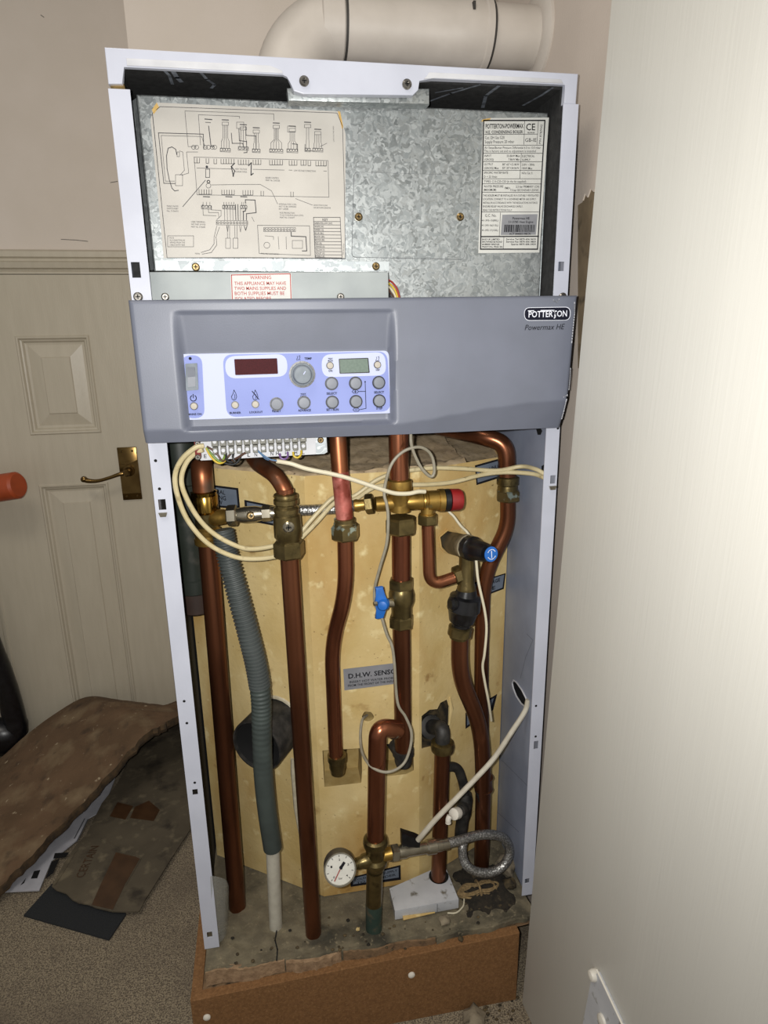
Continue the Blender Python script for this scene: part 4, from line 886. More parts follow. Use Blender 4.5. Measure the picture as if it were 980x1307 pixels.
# a thin broken foam rim round the relief valve hole, and a smear of sealant under the blanked stub
for lp, n, m_ in ((hR[1], nRf, 'foam'),):
    bm = nb(); tube(bm, [p + n * .001 for p in lp + lp[:1]], .0022, 6, False); mk('foam_rim', bm, m_, cyl)
bm = nb(); tube(bm, [uL(x, y, .001) for x, y in ((374, 968), (375, 985), (376.5, 1005), (378, 1030), (382, 1055), (385, 1075))], [.0045, .006, .0055, .005, .004, .002], 8); mk('sealant_run', bm, 'seal', cyl)
bm = nb(); tube(bm, [uR(x, y, .001) for x, y in ((574, 890), (575.5, 905), (573, 925))], [.002, .005, .002], 8); mk('foam_shard', bm, 'foam', cyl)
def label(u, n, out, inn, lines, m='lbl', border=True):
    bm = nb(); prism(bm, [u(x, y, .0003) for x, y in out], n * .0008); l_ = mk('printed_label', bm, 'ink' if border else m, cyl, False)
    if border:
        bm = nb(); prism(bm, [u(x, y, .0012) for x, y in inn], n * .0003); mk('label_field', bm, m, l_, False)
    P = Print(lambda x, y: u(x, y, .0017), n, .0003)
    for s, a_, b_, h, bo in lines: P.t(s, a_, b_, h, bo)
    if lines: P.done('label_lettering', 'ink', l_)
    else: P.bm.free()
label(uC, NY, ((438, 854), (523, 844), (523, 870), (439.5, 881)), None, [('D.H.W. SENSOR', (444.5, 863), (512, 855.5), 6.2, .02), ('INSERT HOT WATER PROBE 50MM', (446, 870.6), (516, 863.5), 2.9, .01), ('FROM THE FRONT OF THE INSULATION', (444, 875.2), (516, 867.6), 2.9, .01)], 'lblsil', False)
label(uL, nLf, ((240, 615), (304, 623), (306.5, 649.5), (242, 645)), ((243, 618), (301.5, 625.3), (303.5, 646.8), (244, 642.5)), [('CENTRAL', (261, 624), (287.5, 628.8), 5.4, .02), ('HEATING', (262, 631.5), (288.5, 636), 5.4, .02), ('FLOW', (268, 639), (284, 641.5), 5.4, .02)])
label(uL, nLf, ((312, 638), (372, 650), (376, 676), (314, 664)), ((315, 641), (370, 652.5), (373, 673), (316.5, 661.5)), [('FILLING LOOP', (322, 651), (364, 659), 4.6, .02)])
label(uR, nRf, ((604, 744), (645, 731.5), (642.5, 751.5), (604, 766)), ((605, 745.5), (643.3, 733.5), (641, 750), (605, 763.6)), [('DISCHARGE', (608, 749.6), (638, 739.5), 4.6, .02), ('PIPE', (617, 754.5), (632, 749.5), 4.6, .02)])
label(uR, nRf, ((606, 594), (640, 584.5), (640, 609), (608, 619)), ((608, 596), (640, 587), (640, 606.5), (609.5, 616)), [('MAIN INLET', (612, 602), (640, 593.5), 4.4, .02)])
label(uR, nRf, ((594, 910), (634, 886), (629, 906), (594, 930)), ((596, 912), (630, 891), (626, 904), (596, 926)), [])
label(uC, NY, ((447, 1120), (511, 1104), (511.5, 1122.5), (447.5, 1131.5)), ((450, 1121.3), (508.5, 1107), (508.8, 1119.8), (450.3, 1128.6)), [('COLD WATER SUPPLY', (452, 1123.3), (507, 1110.5), 3, .01), ('TO CYLINDER', (455, 1127), (505, 1116), 3, .01)])
# blanked black stub on the left facet
bm = nb(); c0 = uL(356, 922); r_ = .048; ax = (nLf + V((.05, 0, -.02))).normalized()
lathe(bm, c0 - ax * .01, ax, [(0, r_), (.082, r_), (.084, r_ * .98), (.084, r_ * .93), (.080, r_ * .91), (.020, r_ * .9)], 36); bs_ = mk('black_stub', bm, 'bdusty', cyl)
bm = nb(); lathe(bm, c0 - ax * .01, ax, [(.079, r_ * .905), (.021, r_ * .895), (.021, .001)], 36, 0, False); mk('stub_bore', bm, 'dark', bs_)
bm = nb(); tube(bm, [p + nLf * .001 for p in ring(c0, *frame_of(nLf), 24, r_ * 1.06)][1:20], .0035, 6); mk('stub_sealant', bm, 'seal', cyl)

# ------------------------------------------------------------------ flue
YFl = .26
a_, b_ = U(657, 4, YFl), U(657, 84, YFl); rfl = (a_ - b_).length / 2 * .96; zf = (a_.z + b_.z) / 2 - .004; rfl *= 1.05
fl = thing('flue_pipe', (.2, YFl, ZT), 'white plastic flue elbow and pipe leaving the boiler top into the wall', 'flue')
xe = U(322, 60, YFl).x + rfl * 1.06; bend = .075; xj = U(437, 20, YFl).x
bm = nb(); Rb = .098; tube(bm, [V((xe, YFl, ZT))] + [V((xe + Rb - Rb * math.cos(i * math.pi / 32), YFl, zf - Rb + Rb * math.sin(i * math.pi / 32))) for i in range(17)] + [V((xj + .01, YFl, zf))], rfl * 1.06, 36); mk('elbow', bm, 'flue', fl)
bm = nb(); lathe(bm, V((xe, YFl, ZT - .0004)), V((0, 0, 1)), [(0, rfl * 1.35), (.012, rfl * 1.35), (.018, rfl * 1.15), (.03, rfl * 1.12)], 36); mk('boiler_collar', bm, 'flue', fl)
bm = nb(); lathe(bm, V((xj - .036, YFl, zf)), V((1, 0, 0)), [(0, rfl * 1.05), (.002, rfl * 1.12), (.034, rfl * 1.12), (.036, rfl * 1.02)], 36); mk('elbow_socket', bm, 'flue', fl)
bm = nb(); lathe(bm, V((xj, YFl, zf)), V((1, 0, 0)), [(0, rfl * 1.09), (.004, rfl * 1.09)], 36); mk('seal_ring', bm, 'seam', fl)
xk = U(620, 40, YFl).x; x3 = U(571, 40, YFl).x
bm = nb(); lathe(bm, V((xj + .004, YFl, zf)), V((1, 0, 0)), [(0, rfl * 1.07), (x3 - xj, rfl * 1.07), (x3 - xj + .004, rfl * 1.10), (xk - xj - .016, rfl * 1.10), (xk - xj - .014, rfl * 1.15), (xk - xj - .005, rfl * 1.15), (xk - xj - .004, rfl)], 36); mk('pipe', bm, 'flue', fl)
bm = nb(); lathe(bm, V((xk + .0002, YFl, zf)), V((1, 0, 0)), [(0, rfl * 1.10), (.003, rfl * 1.10)], 36); mk('seal_ring', bm, 'seam', fl)
bm = nb(); lathe(bm, V((xk + .0035, YFl, zf)), V((1, 0, 0)), [(0, rfl), (XW - xk, rfl)], 36); mk('wall_pipe', bm, 'flue', fl)
bm = nb(); lathe(bm, V((XW + .0005, YFl, zf)), V((-1, 0, 0)), [(0, rfl * 1.5), (.005, rfl * 1.5), (.010, rfl * 1.35), (.011, rfl * 1.02)], 40); mk('wall_flange', bm, 'flue', fl)
for x, z_ in ((xj - .012, .62), (x3 + .03, .6)):
    bm = nb(); c_ = V((x, YFl - rfl * 1.1, zf + rfl * .55)); box(bm, x - .002, x + .002, YFl - rfl * 1.08, YFl - rfl * .9, zf + rfl * .35, zf + rfl * .6); mk('clip_mark', bm, 'seam', fl, False)

# ------------------------------------------------------------------ pipework
def cpipe(pts, r, m, par, name='pipe', f=.03, n=18): bm = nb(); tube(bm, fil(pts, f, 8), r, n); return mk(name, bm, m, par)
def collar(c, d, prof, m, par, name='collar', n=24): bm = nb(); lathe(bm, c, d, prof, n); return mk(name, bm, m, par)
def hexn(c, d, L, r, m, par, name='compression_nut', rot=.3): bm = nb(); nut(bm, c, d, L, r, 6, rot); return mk(name, bm, m, par, False)
DN = V((0, 0, -1)); UPZ = V((0, 0, 1)); XP = V((1, 0, 0))

# 1 heating flow pipe, far left
Y1 = .085; foot = UZ(303, 1156, Z0); x1 = foot.x; x1t = U(261, 640, Y1).x
t = thing('heating_flow_pipe', foot, 'thick copper pipe furthest left inside the casing with two polished brass collars', 'pipe', None)
k = lambda x, y, Y=Y1: U(x, y, Y)
zt1_ = k(261, 633).z; zb1 = k(262, 692).z
pt_ = V((x1t, Y1, zt1_))
cpipe([V((x1, foot.y, Z0 - .01)), V((x1t, Y1, zb1 + .01))], .0158, 'copperd', t)
cpipe([V((x1t - .004, Y1 + .085, zt1_ + .056)), V((x1t, Y1 - .003, zt1_ + .05)), V((x1t, Y1, zt1_ - .015))], .0165, 'copperdust', t, 'pipe_bend', .036)
r1 = .0205
collar(pt_ + V((0, 0, .001)), DN, [(-.008, .0172), (-.006, r1), (-.002, r1 * .97), (0, r1 * 1.03), (.024, r1 * 1.03), (.028, r1 * .86)], 'brassdoor', t)
collar(pt_ + V((0, 0, -.026)), DN, [(0, r1 * .86), (.034, r1 * .84)], 'brassd', t, 'tee_body')
collar(V((x1t, Y1, zb1 + .026)), DN, [(0, r1 * .85), (.004, r1 * 1.05), (.012, r1 * 1.0), (.013, r1 * .94), (.018, r1 * .94), (.019, r1 * 1.05), (.028, r1 * 1.02), (.030, r1 * .8)], 'brass', t)
c_ = k(262, 663); tl_ = V((x1t, Y1, c_.z)); br = (U(300, 657, .06) - tl_).normalized()
collar(tl_, br, [(.010, .0125), (.034, .0118), (.036, .0105), (.044, .0105)], 'brass', t, 'tee_branch')

# 2 filling hose from the left tee to the centre tee
Yv = .055
h0 = tl_ + br * .044; h1 = U(345, 655, Yv); dv = (h1 - h0).normalized()
t = thing('filling_hose', h0, 'silver braided filling hose with nickel screw valve between left pipe and middle brass tee', 'hose')
hexn(h0 + dv * .004, dv, .016, .0165, 'nickel', t); Lh = (h1 - h0).length
collar(h0 + dv * .012, dv, [(0, .011), (Lh * .18, .0128), (Lh * .45, .0128), (Lh * .6, .0105), (Lh * .85, .0105), (Lh * .88, .0095), (Lh, .0095)], 'nickel', t, 'valve_body')
sc = h0 + dv * (.012 + Lh * .33); so = screw(t, sc + V((0, -.011, .001)), V((.1, -1, .15)), .0066, 'screwy', 'valve_screw')
hexn(h0 + dv * (.012 + Lh * .72), dv, .016, .0125, 'nickel', t)
hp_ = [h1 - dv * .006, U(372, 652, .062), U(400, 651, .059), U(430, 649, .057), U(446, 646, .035), U(456, 645, .026)]
bm = nb(); tube(bm, cr(hp_, 8), .0088, 14); mk('braided_hose', bm, 'steelb', t)
collar(h1 - dv * .012, dv, [(0, .0095), (.002, .0108), (.020, .0104), (.022, .0095)], 'nickel', t, 'crimp_sleeve')
e_ = U(456, 645, .026); f_ = U(468, 643.5, .022); de = (f_ - e_).normalized()
collar(e_ - de * .004, de, [(0, .0095), (.003, .010), (.008, .0085), (.020, .0085)], 'brass', t, 'hose_tail')
hexn(f_ + de * .004, de, .013, .0155, 'brassd', t)

# 3 second copper pipe with isolating valve
foot = UZ(400, 1190, Z0); Y2 = -.002
t = thing('heating_return_pipe', foot, 'copper pipe with dark brass screw-slot isolating valve, second full-height pipe from the left', 'pipe')
k = lambda x, y, Y=Y2: U(x, y, Y)
b0 = k(369, 705)
cpipe([foot + V((0, 0, -.01)), b0 + V((0, 0, .012))], .0142, 'copperd', t)
vt = k(364.5, 634); vm = k(366, 664)
cpipe([U(318, 572, .10), U(326, 590, .07), U(352, 607, .01), k(364, 626), vt + DN * .012], .0122, 'copperdust', t, 'pipe_bend', .03)
ax = (b0 - vt).normalized(); Lv = (b0 - vt).length
collar(vt - ax * .006, ax, [(0, .0135), (.002, .0172), (.006, .0176), (.007, .0160), (.0085, .0160), (.0095, .0180), (.016, .0180), (.018, .0155), (.022, .0155)], 'brassd', t, 'valve_collar')
collar(vt + ax * .014, ax, [(0, .0155), (.003, .0190), (.008, .0190), (.0085, .0178), (.012, .0178), (.014, .0200), (.034, .0205), (.046, .0205), (.050, .0180), (.053, .0180), (.054, .0195), (.058, .0195), (.060, .0170), (Lv - .02, .0170)], 'brassd', t, 'valve_body')
hexn(b0 - ax * .006, ax, .026, .0235, 'brassd', t)
vs_ = vt + ax * (Lv * .47) + V((.001, -.0195, 0)); sd = screw(t, vs_, NY, .0085, 'nickel', 'valve_screw')
cpipe([vt - ax * .012, vt - ax * .005], .0125, 'copper', t, 'pipe_stub')

# 4 third pipe: pink flux-stained top, nut, kinked copper drop
Y3 = .020
t = thing('hot_water_pipe', U(430, 985, .045), 'copper pipe with pink flux-stained upper length and a double bend below its nut', 'pipe')
cpipe([U(430, 545, Y3 + .01), U(434, 603, Y3 + .002)], .0130, 'copperdust', t, 'pipe_top', 0)
cpipe([U(434, 602, Y3 + .002), U(440, 664, Y3)], .0132, 'copperpink', t, 'stained_pipe', 0)
nt_ = U(440.5, 677, Y3); ax = (U(441, 690, Y3) - U(439.5, 662, Y3)).normalized()
collar(nt_ - ax * .020, ax, [(0, .0135), (.001, .0165), (.006, .0162), (.008, .0175), (.012, .017)], 'fluxnut', t, 'olive_ring')
hexn(nt_ + ax * .002, ax, .024, .0225, 'fluxnut', t)
cpipe([U(440.5, 685, Y3), U(441.5, 757, Y3), U(423, 822, Y3 + .018), U(428.5, 960, .045), U(429.5, 972, .046)], .0125, 'copper', t, 'pipe', .05)
e0 = U(430, 965, .046)
collar(e0 + UPZ * .004, DN, [(0, .013), (.001, .0165), (.012, .0165), (.014, .0145), (.026, .0145), (.030, .013), (.038, .012), (.040, .006)], 'brassd', t, 'elbow_fitting')
bm = nb(); lathe(bm, e0 + DN * .016 + V((0, .002, 0)), V((.25, 1, 0)), [(0, .012), (.06, .012)], 18); mk('elbow_tail', bm, 'brassd', t)

# 5 middle pipe: brass tee at the top, lever valve, elbow into the foam
Y4 = .016
t = thing('cold_feed_pipe', U(514, 955, .035), 'middle copper pipe with shiny brass tee on top and blue lever valve halfway down', 'pipe')
k = lambda x, y, Y=Y4: U(x, y, Y)
cpipe([k(508, 540), k(509.5, 615)], .0150, 'copper', t, 'pipe_top', 0)
tc_ = k(511, 641); ztee = tc_.z
collar(k(509.5, 611), DN, [(0, .0155), (.002, .0192), (.020, .0198), (.022, .0185), (.036, .0160), (.040, .0155)], 'brass', t, 'tee_socket')
collar(k(510.5, 624), DN, [(0, .0155), (.035, .0155)], 'brass', t, 'tee_body')
collar(tc_ + V((-.006, 0, 0)), -XP + V((0, 0, -.02)), [(0, .0118), (.030, .0114), (.033, .0114)], 'brass', t, 'tee_branch')
collar(tc_ + V((.006, 0, 0)), XP, [(0, .0118), (.010, .0135), (.028, .0135)], 'brass', t, 'tee_branch')
na = k(511.5, 670)
hexn(na, DN, .026, .0255, 'brassd', t)
cpipe([k(511.5, 670), k(512, 742)], .0148, 'copper', t, 'pipe_upper', 0)
v0 = k(512, 738); v1 = k(512, 800); Lv = (v1 - v0).length
hexn(v0 + DN * .009, DN, .017, .0205, 'brassd', t); hexn(v1 + UPZ * .010, DN, .020, .0205, 'brassd', t)
collar(v0 + DN * .014, DN, [(0, .0165), (.004, .0185), (.012, .0205), (.024, .0205), (.030, .0185), (.036, .0165), (.060, .0165)], 'brassd', t, 'valve_body')
lv = k(490, 769, Y4 - .012)
collar(k(503, 769, Y4 - .006), (lv - k(503, 769, Y4 - .006)), [(0, .008), (.010, .0075), (.018, .0075), (.022, .006)], 'nickel', t, 'valve_stem')
bm = nb()
lo_l = [(479, 751), (487, 749.5), (489.5, 750), (491, 761), (496, 768), (492, 777), (490, 789), (481, 790.5), (479, 790), (481, 778), (478, 770), (480.5, 762)]
prism(bm, [U(x, y, Y4 - .020) for x, y in lo_l], (0, .006, 0), .0012); lvo = mk('lever_handle', bm, 'blue', t)
bm = nb(); lathe(bm, U(489.5, 770, Y4 - .013), V((-.3, -1, .1)), [(0, .010), (.010, .0095), (.014, .007), (.015, .003)], 18); mk('lever_hub', bm, 'blue', lvo)
bm = nb(); nut(bm, U(479, 770.5, Y4 - .020), V((-1, -.2, 0)), .006, .004); mk('lever_nut', bm, 'nickel', lvo, False)
cpipe([v1 + UPZ * .01, U(513, 850, .018), U(514.5, 957, .038)], .0148, 'copperd', t, 'pipe_lower', .05)
e0 = U(514.5, 955, .040)
collar(e0, DN, [(0, .015), (.001, .019), (.012, .019), (.014, .016), (.026, .0155), (.034, .013), (.036, .005)], 'bdusty', t, 'elbow_fitting')
bm = nb(); lathe(bm, e0 + DN * .014, V((-.2, 1, 0)), [(0, .0145), (.06, .0145)], 18); mk('elbow_tail', bm, 'bdusty', t)

# 6 pressure relief valve with red cap on the tee's right arm, and its thin discharge pipe
t = thing('pressure_relief_valve', tc_ + V((.04, 0, -.02)), 'brass pressure relief valve with a red cap on the middle tee', 'valve')
ca = tc_ + V((.0345, 0, 0)); cb_ = k(590, 637.5); L = (cb_ - ca).length; dr = (cb_ - ca).normalized(); s_ = L / .088
collar(ca, dr, [(0, .0145), (.004 * s_, .0150), (.006 * s_, .0128), (.010 * s_, .0128), (.011 * s_, .0158), (.034 * s_, .0158), (.0345 * s_, .0178), (.046 * s_, .0182), (.047 * s_, .015)], 'brass', t, 'valve_body')
collar(ca, dr, [(.0475 * s_, .0176), (.058 * s_, .0180), (.060 * s_, .016)], 'bcap', t, 'black_ring', 16)
collar(ca, dr, [(.0605 * s_, .0176), (.080 * s_, .0172), (.086 * s_, .0150), (.088 * s_, .008)], 'redcap', t, 'cap', 24)
P = Print(lambda x, y: U(x, y, Y4 - .0161), NY, .0004); P.t('BAR', (544, 646.5), (552, 646), 4, .02); P.done('cast_lettering', 'brassd', t)
ob = k(545.5, 650); collar(ob + UPZ * .006, DN, [(0, .0105), (.012, .0105), (.013, .013), (.016, .013)], 'brass', t, 'outlet')
t = thing('relief_discharge_pipe', k(548, 740), 'thin copper pipe curving from the red-capped valve to the tundish tee', 'pipe')
hexn(ob + DN * .016, DN, .016, .0165, 'brassd', t)
YPv = .010; pe = U(590, 735, .012)
cpipe([ob + DN * .010, k(548, 748, YPv), U(587, 734.5, .010)], .0098, 'copper', t, 'pipe', .045)
nx = U(581.5, 735, .010); dn = (U(594, 730, .010) - U(574, 738, .010)).normalized()
hexn(nx + dn * .004, dn, .014, .0155, 'brassd', t)

# 7 temperature relief valve (black knob, blue badge), tundish and its drop
t = thing('temperature_relief_valve', U(600, 720, .0), 'grimy relief valve with black knob and blue end badge poking from the foam', 'valve')
g0 = uR(573, 692, -.02); g1_ = U(602, 700, -.005); gd = (g1_ - g0).normalized(); Lg = (g1_ - g0).length
collar(g0, gd, [(-.006, .0195), (Lg * .72, .0190), (Lg * .75, .0205), (Lg * .9, .0205)], 'stubg', t, 'valve_body')
kd = (U(622, 706, -.045) - g1_).normalized(); Lk = (U(622, 706, -.045) - g1_).length
collar(g1_ - kd * .008, kd, [(0, .0200), (.012, .0200), (.014, .0185), (Lk * .55, .0165), (Lk + .006, .0140), (Lk + .009, .0128)], 'bcap', t, 'knob', 12)
bm = nb(); c9 = g1_ + kd * (Lk + .0012); lathe(bm, c9 + kd * .0078, kd, [(0, .0118), (.0012, .0115), (.0016, .010)], 24); bdg = mk('blue_badge', bm, 'blue', t)
bm = nb(); aa = frame_of(kd); cc9 = c9 + kd * .0096
for a1, a2 in ((-150, -30), (30, 150)):
    strip(bm, [cc9 + aa[0] * (.0074 * math.cos(math.radians(a1 + (a2 - a1) * i / 8))) + aa[1] * (.0074 * math.sin(math.radians(a1 + (a2 - a1) * i / 8))) for i in range(9)], .0011, kd)
strip(bm, [cc9 - aa[1] * .005, cc9 + aa[1] * .005], .0012, kd); mk('badge_mark', bm, 'badgew', bdg, False)
T0 = U(596, 712, .005); T1 = U(596, 745, .012)
collar(T0 + UPZ * .004, DN, [(0, .0125), (.010, .0128), ((T0 - T1).length, .0130), ((T0 - T1).length + .006, .0150), ((T0 - T1).length + .010, .0150)], 'brassd', t, 'outlet_tee')
collar(U(592, 731, .010), -dn, [(0, .0125), (.010, .0125)], 'brassd', t, 'tee_branch')
t = thing('tundish', U(592, 780, .012), 'glossy black tundish between the relief valve and the dark copper drop', 'tundish')
u0 = T1 + DN * .008; u1 = U(587, 803, .014); ud = (u1 - u0).normalized(); Lu = (u1 - u0).length
collar(u0, ud, [(0, .0155), (Lu * .16, .0185), (Lu * .2, .0255), (Lu * .5, .0275), (Lu * .55, .0250), (Lu * .8, .0205), (Lu * .85, .0155), (Lu, .0150)], 'bcap', t, 'body', 20)
bm = nb(); lathe(bm, U(580, 770, .0), V((-1, -.25, .1)), [(0, .011), (.006, .012), (.009, .008)], 14); mk('side_boss', bm, 'bcap', t)
t = thing('tundish_drop_pipe', U(617, 1090, .06), 'dark copper pipe bending right below the black tundish', 'pipe')
collar(u1 - ud * .006, ud, [(0, .0165), (.002, .0195), (.016, .0195), (.018, .016), (.022, .0155)], 'brassd', t, 'collar_nut', 20)
cpipe([u1, U(586, 862, .016), U(613, 925, .040), U(617, 990, .050), UZ(614, 1112, Z0 - .004)], .0145, 'copperd', t, 'pipe', .06)
collar(U(617.5, 990, .056), DN, [(0, .0155), (.002, .0175), (.006, .0155), (.024, .0158), (.028, .0175), (.032, .0155)], 'copperd', t, 'solder_coupling')

# 8 right hand pipe
Yr = .105
t = thing('right_copper_pipe', U(618, 1100, .12), 'copper pipe nearest the right side with tarnished coupling and flux-whitened nut', 'pipe')
q = U(648, 612, Yr)
cpipe([U(560, 545, Yr + .12), U(612, 556, Yr + .02), U(646, 566, Yr), q + DN * .01], .0150, 'copperd', t, 'pipe_bend', .05)
collar(q + UPZ * .006, DN, [(0, .0155), (.002, .019), (.014, .019), (.016, .017), (.020, .0175), (.030, .0175)], 'brassd', t, 'coupling')
qn = U(648, 632, Yr); hexn(qn, DN, .020, .0215, 'fluxnut', t)
cpipe([qn + DN * .006, U(648, 672, Yr), U(617, 735, Yr + .004), U(614, 850, Yr + .005), UZ(617, 1090, Z0 - .004)], .0135, 'copperd', t, 'pipe', .06)

# 9 swan-neck pipe from the middle drop to the tee by the gauge
Y5 = -.014
foot = UZ(477, 1184, Z0)
t = thing('swan_neck_pipe', foot, 'copper swan-neck pipe in front at the bottom with a verdigris green foot', 'pipe')
k = lambda x, y, Y=Y5: U(x, y, Y)
cpipe([U(509, 931, .002), U(482, 928, Y5), k(479, 1076)], .0150, 'copper', t, 'pipe', .042)
rg = U(503, 931.5, .000); collar(rg, U(482, 931, Y5) - rg, [(0, .0155), (.0025, .0158), (.003, .015)], 'nickel', t, 'solder_ring')
c0_ = k(479, 1076); c1_ = k(478.5, 1118)
collar(c0_ + UPZ * .012, DN, [(0, .0165), (.003, .0205), (.010, .0215), (.016, .0205), (.020, .0175), (.040, .0165), (.046, .0205), (.054, .0200), (.058, .016), (.064, .0155)], 'brassd', t, 'tee_body')
cpipe([c1_ + UPZ * .012, V((foot.x + .001, Y5, Z0 + .055))], .0145, 'brassd', t, 'stained_pipe', 0)
cpipe([V((foot.x + .001, Y5, Z0 + .056)), foot + DN * .008], .0147, 'verd', t, 'green_foot', 0)
tq = k(478.5, 1094)
gl = (U(457, 1102, Y5 - .008) - tq).normalized(); gr = (U(500, 1089, Y5) - tq).normalized()
collar(tq, gl, [(.010, .012), (.022, .0125), (.026, .010), (.034, .010)], 'brassd', t, 'tee_branch')
collar(tq, gr, [(.010, .0118), (.022, .0112), (.030, .0112)], 'brass', t, 'tee_branch')
# 10 pressure gauge
gc = U(434, 1110, Y5 - .052); gdir = V((-.02, -.86, .42)).normalized()
t = thing('pressure_gauge', gc, 'round pressure gauge with cream dial and red pointer on the bottom tee', 'gauge')
R_g = .0265
bm = nb(); lathe(bm, gc - gdir * .030, gdir, [(0, R_g * .8), (.003, R_g * .97), (.026, R_g), (.030, R_g), (.030, R_g * .91), (.0275, R_g * .9)], 36); mk('case', bm, 'grim', t)
bm = nb(); disc(bm, gc - gdir * .0018, gdir, R_g * .9, 32); gf = mk('dial', bm, 'gface', t, False)
bm = nb(); lathe(bm, gc - gdir * .002, gdir, [(.0018, R_g * 1.0), (.0032, R_g * .985), (.0032, R_g * .9), (.0012, R_g * .9)], 36, 0, False); mk('rim', bm, 'nickel', t)
gx = XP; gy = gdir.cross(gx).normalized() * -1
if gy.z < 0: gy = -gy
gx = gy.cross(gdir).normalized(); 
if gx.x < 0: gx = -gx
gp = lambda a1, r: gc - gdir * .0012 + gx * (R_g * r * math.cos(math.radians(a1))) + gy * (R_g * r * math.sin(math.radians(a1)))
bm = nb()
for i in range(9): strip(bm, [gp(225 - i * 33.75, .72), gp(225 - i * 33.75, .82)], .0009, gdir)
for i, s in enumerate('01234'): 
    c_ = gp(225 - i * 67.5, .56); text(bm, s, c_ - gx * .0014, c_ + gx * .0014, .0034, gdir, .0001, 0, .01)
text(bm, 'bar', gp(270, .5) - gx * .003, gp(270, .5) + gx * .003, .0034, gdir, .0001)
mk('dial_print', bm, 'ink', gf, False)
bm = nb(); strip(bm, [gp(238, .72), gp(58, .08)], .0016, gdir, .0004); mk('red_pointer', bm, 'wred', gf, False)
bm = nb(); lathe(bm, gp(58, .12), gdir, [(0, .0028), (.002, .0026)], 14); strip(bm, [gp(58, .1), gp(52, .42)], .0045, gdir, .0006); mk('pointer_hub', bm, 'ink', gf, False)
ga = tq + gl * .034; gb = gc - gdir * .030
bm = nb(); tube(bm, fil([ga - gl * .004, ga + gl * .010, gb - gdir * .004 + V((.004, .01, .0)), gb + gdir * .003], .02, 6), .0085, 12); mk('stem', bm, 'brassd', t)

# 11 lower filling valve and braided loop
s0 = tq + gr * .030; s1 = U(565, 1078, .004); sd_ = (s1 - s0).normalized(); Ls = (s1 - s0).length
t = thing('lower_filling_loop', s0, 'silver braided hose looped at bottom right from a nickel valve with black tap', 'hose')
hexn(s0 + sd_ * .004, sd_, .014, .0155, 'nickel', t)
collar(s0 + sd_ * .010, sd_, [(0, .0115), (Ls * .15, .012), (Ls * .2, .0105), (Ls * .55, .0105), (Ls * .58, .0130), (Ls * .74, .0135), (Ls * .76, .0105), (Ls, .0098)], 'nickel', t, 'valve_body')
tp = s0 + sd_ * (Ls * .42)
bm = nb(); a5, b5 = sd_, UPZ
pr = [U(x, y, -.012) for x, y in ((512.5, 1064), (517, 1065.5), (531, 1070), (537, 1073), (536, 1083), (524, 1081.5), (513, 1082))]
prism(bm, pr, (0, .014, 0), .002); mk('tap_lever', bm, 'bcap', t)
lp = [s1 - sd_ * .02, U(585, 1073, .010), U(605, 1067, .020), U(625, 1065, .026), U(641, 1069, .032), U(649, 1080, .034), U(649, 1093, .030), U(641, 1106, .026), U(626, 1113.5, .022), U(610, 1113, .022), U(597, 1106, .026), U(591, 1095, .034), U(590, 1082, .040), U(592, 1073, .046)]
bm = nb(); tube(bm, cr(lp, 8), .0085, 14); mk('braided_hose', bm, 'steelb', t)
collar(s1 - sd_ * .03, sd_, [(0, .0098), (.002, .0112), (.026, .0108), (.028, .009)], 'nickel', t, 'crimp_sleeve')

# 12 elbow pipe out of the foam at lower right
foot = UZ(559, 1133, Z0); Y6 = .046
t = thing('elbow_outlet_pipe', foot, 'dark pipe dropping from a tarnished brass elbow in the foam into the white cover', 'pipe')
el = U(565, 932, Y6 + .002); st = uR(546, 927, -.02)
bm = nb(); tube(bm, fil([st, el + V((0, 0, .004)), U(564.5, 950, Y6)], .016, 8), .0135, 16); mk('elbow', bm, 'bdusty', t)
collar(U(564.5, 946, Y6), DN, [(0, .0145), (.002, .0200), (.010, .0215), (.018, .0200), (.021, .0155)], 'brassd', t, 'compression_nut', 20)
collar(st + (el - st) * .1, el - st, [(0, .022), (.010, .022), (.012, .016)], 'bdusty', t, 'escutcheon', 20)
cpipe([U(564.5, 952, Y6), foot + DN * .008], .0142, 'copperd', t, 'pipe', 0)
# 13 drain cock
t = thing('drain_cock', U(600, 1040, .08), 'small grimy drain cock with black lever and white plastic nozzle', 'valve')
cpipe([U(566, 979, .058), U(584, 978, .075), U(593, 1006, .080), U(594, 1036, .078)], .0088, 'bdusty', t, 'bent_pipe', .03)
bm = nb(); lathe(bm, U(595, 1012, .080), U(588, 1062, .078) - U(595, 1012, .080), [(0, .010), (.012, .0135), (.045, .0145), (.060, .012), (.085, .012), (.10, .011)], 16); mk('body', bm, 'bdusty', t)
bm = nb(); lathe(bm, U(594, 1030, .072), U(583, 1038, .040) - U(594, 1030, .072), [(0, .012), (.022, .012), (.030, .010)], 14); mk('outlet', bm, 'bdusty', t)
bm = nb(); lathe(bm, U(585, 1037, .040), U(574, 1041, .024) - U(585, 1037, .040), [(0, .0095), (.004, .011), (.016, .0105), (.018, .006)], 14); wn = mk('white_nozzle', bm, 'wcapm', t)
bm = nb(); tube(bm, cr([U(574, 1041, .024), U(572, 1046, .022), U(572, 1050, .022)], 5), [.005] * 10 + [.0055], 10); mk('nozzle_tip', bm, 'wcapm', wn)
bm = nb(); prism(bm, [U(x, y, .045) for x, y in ((607, 1012), (613, 1014), (624, 1030), (621, 1037), (614, 1033))], (0, .008, 0), .002); mk('lever', bm, 'bcap', t)

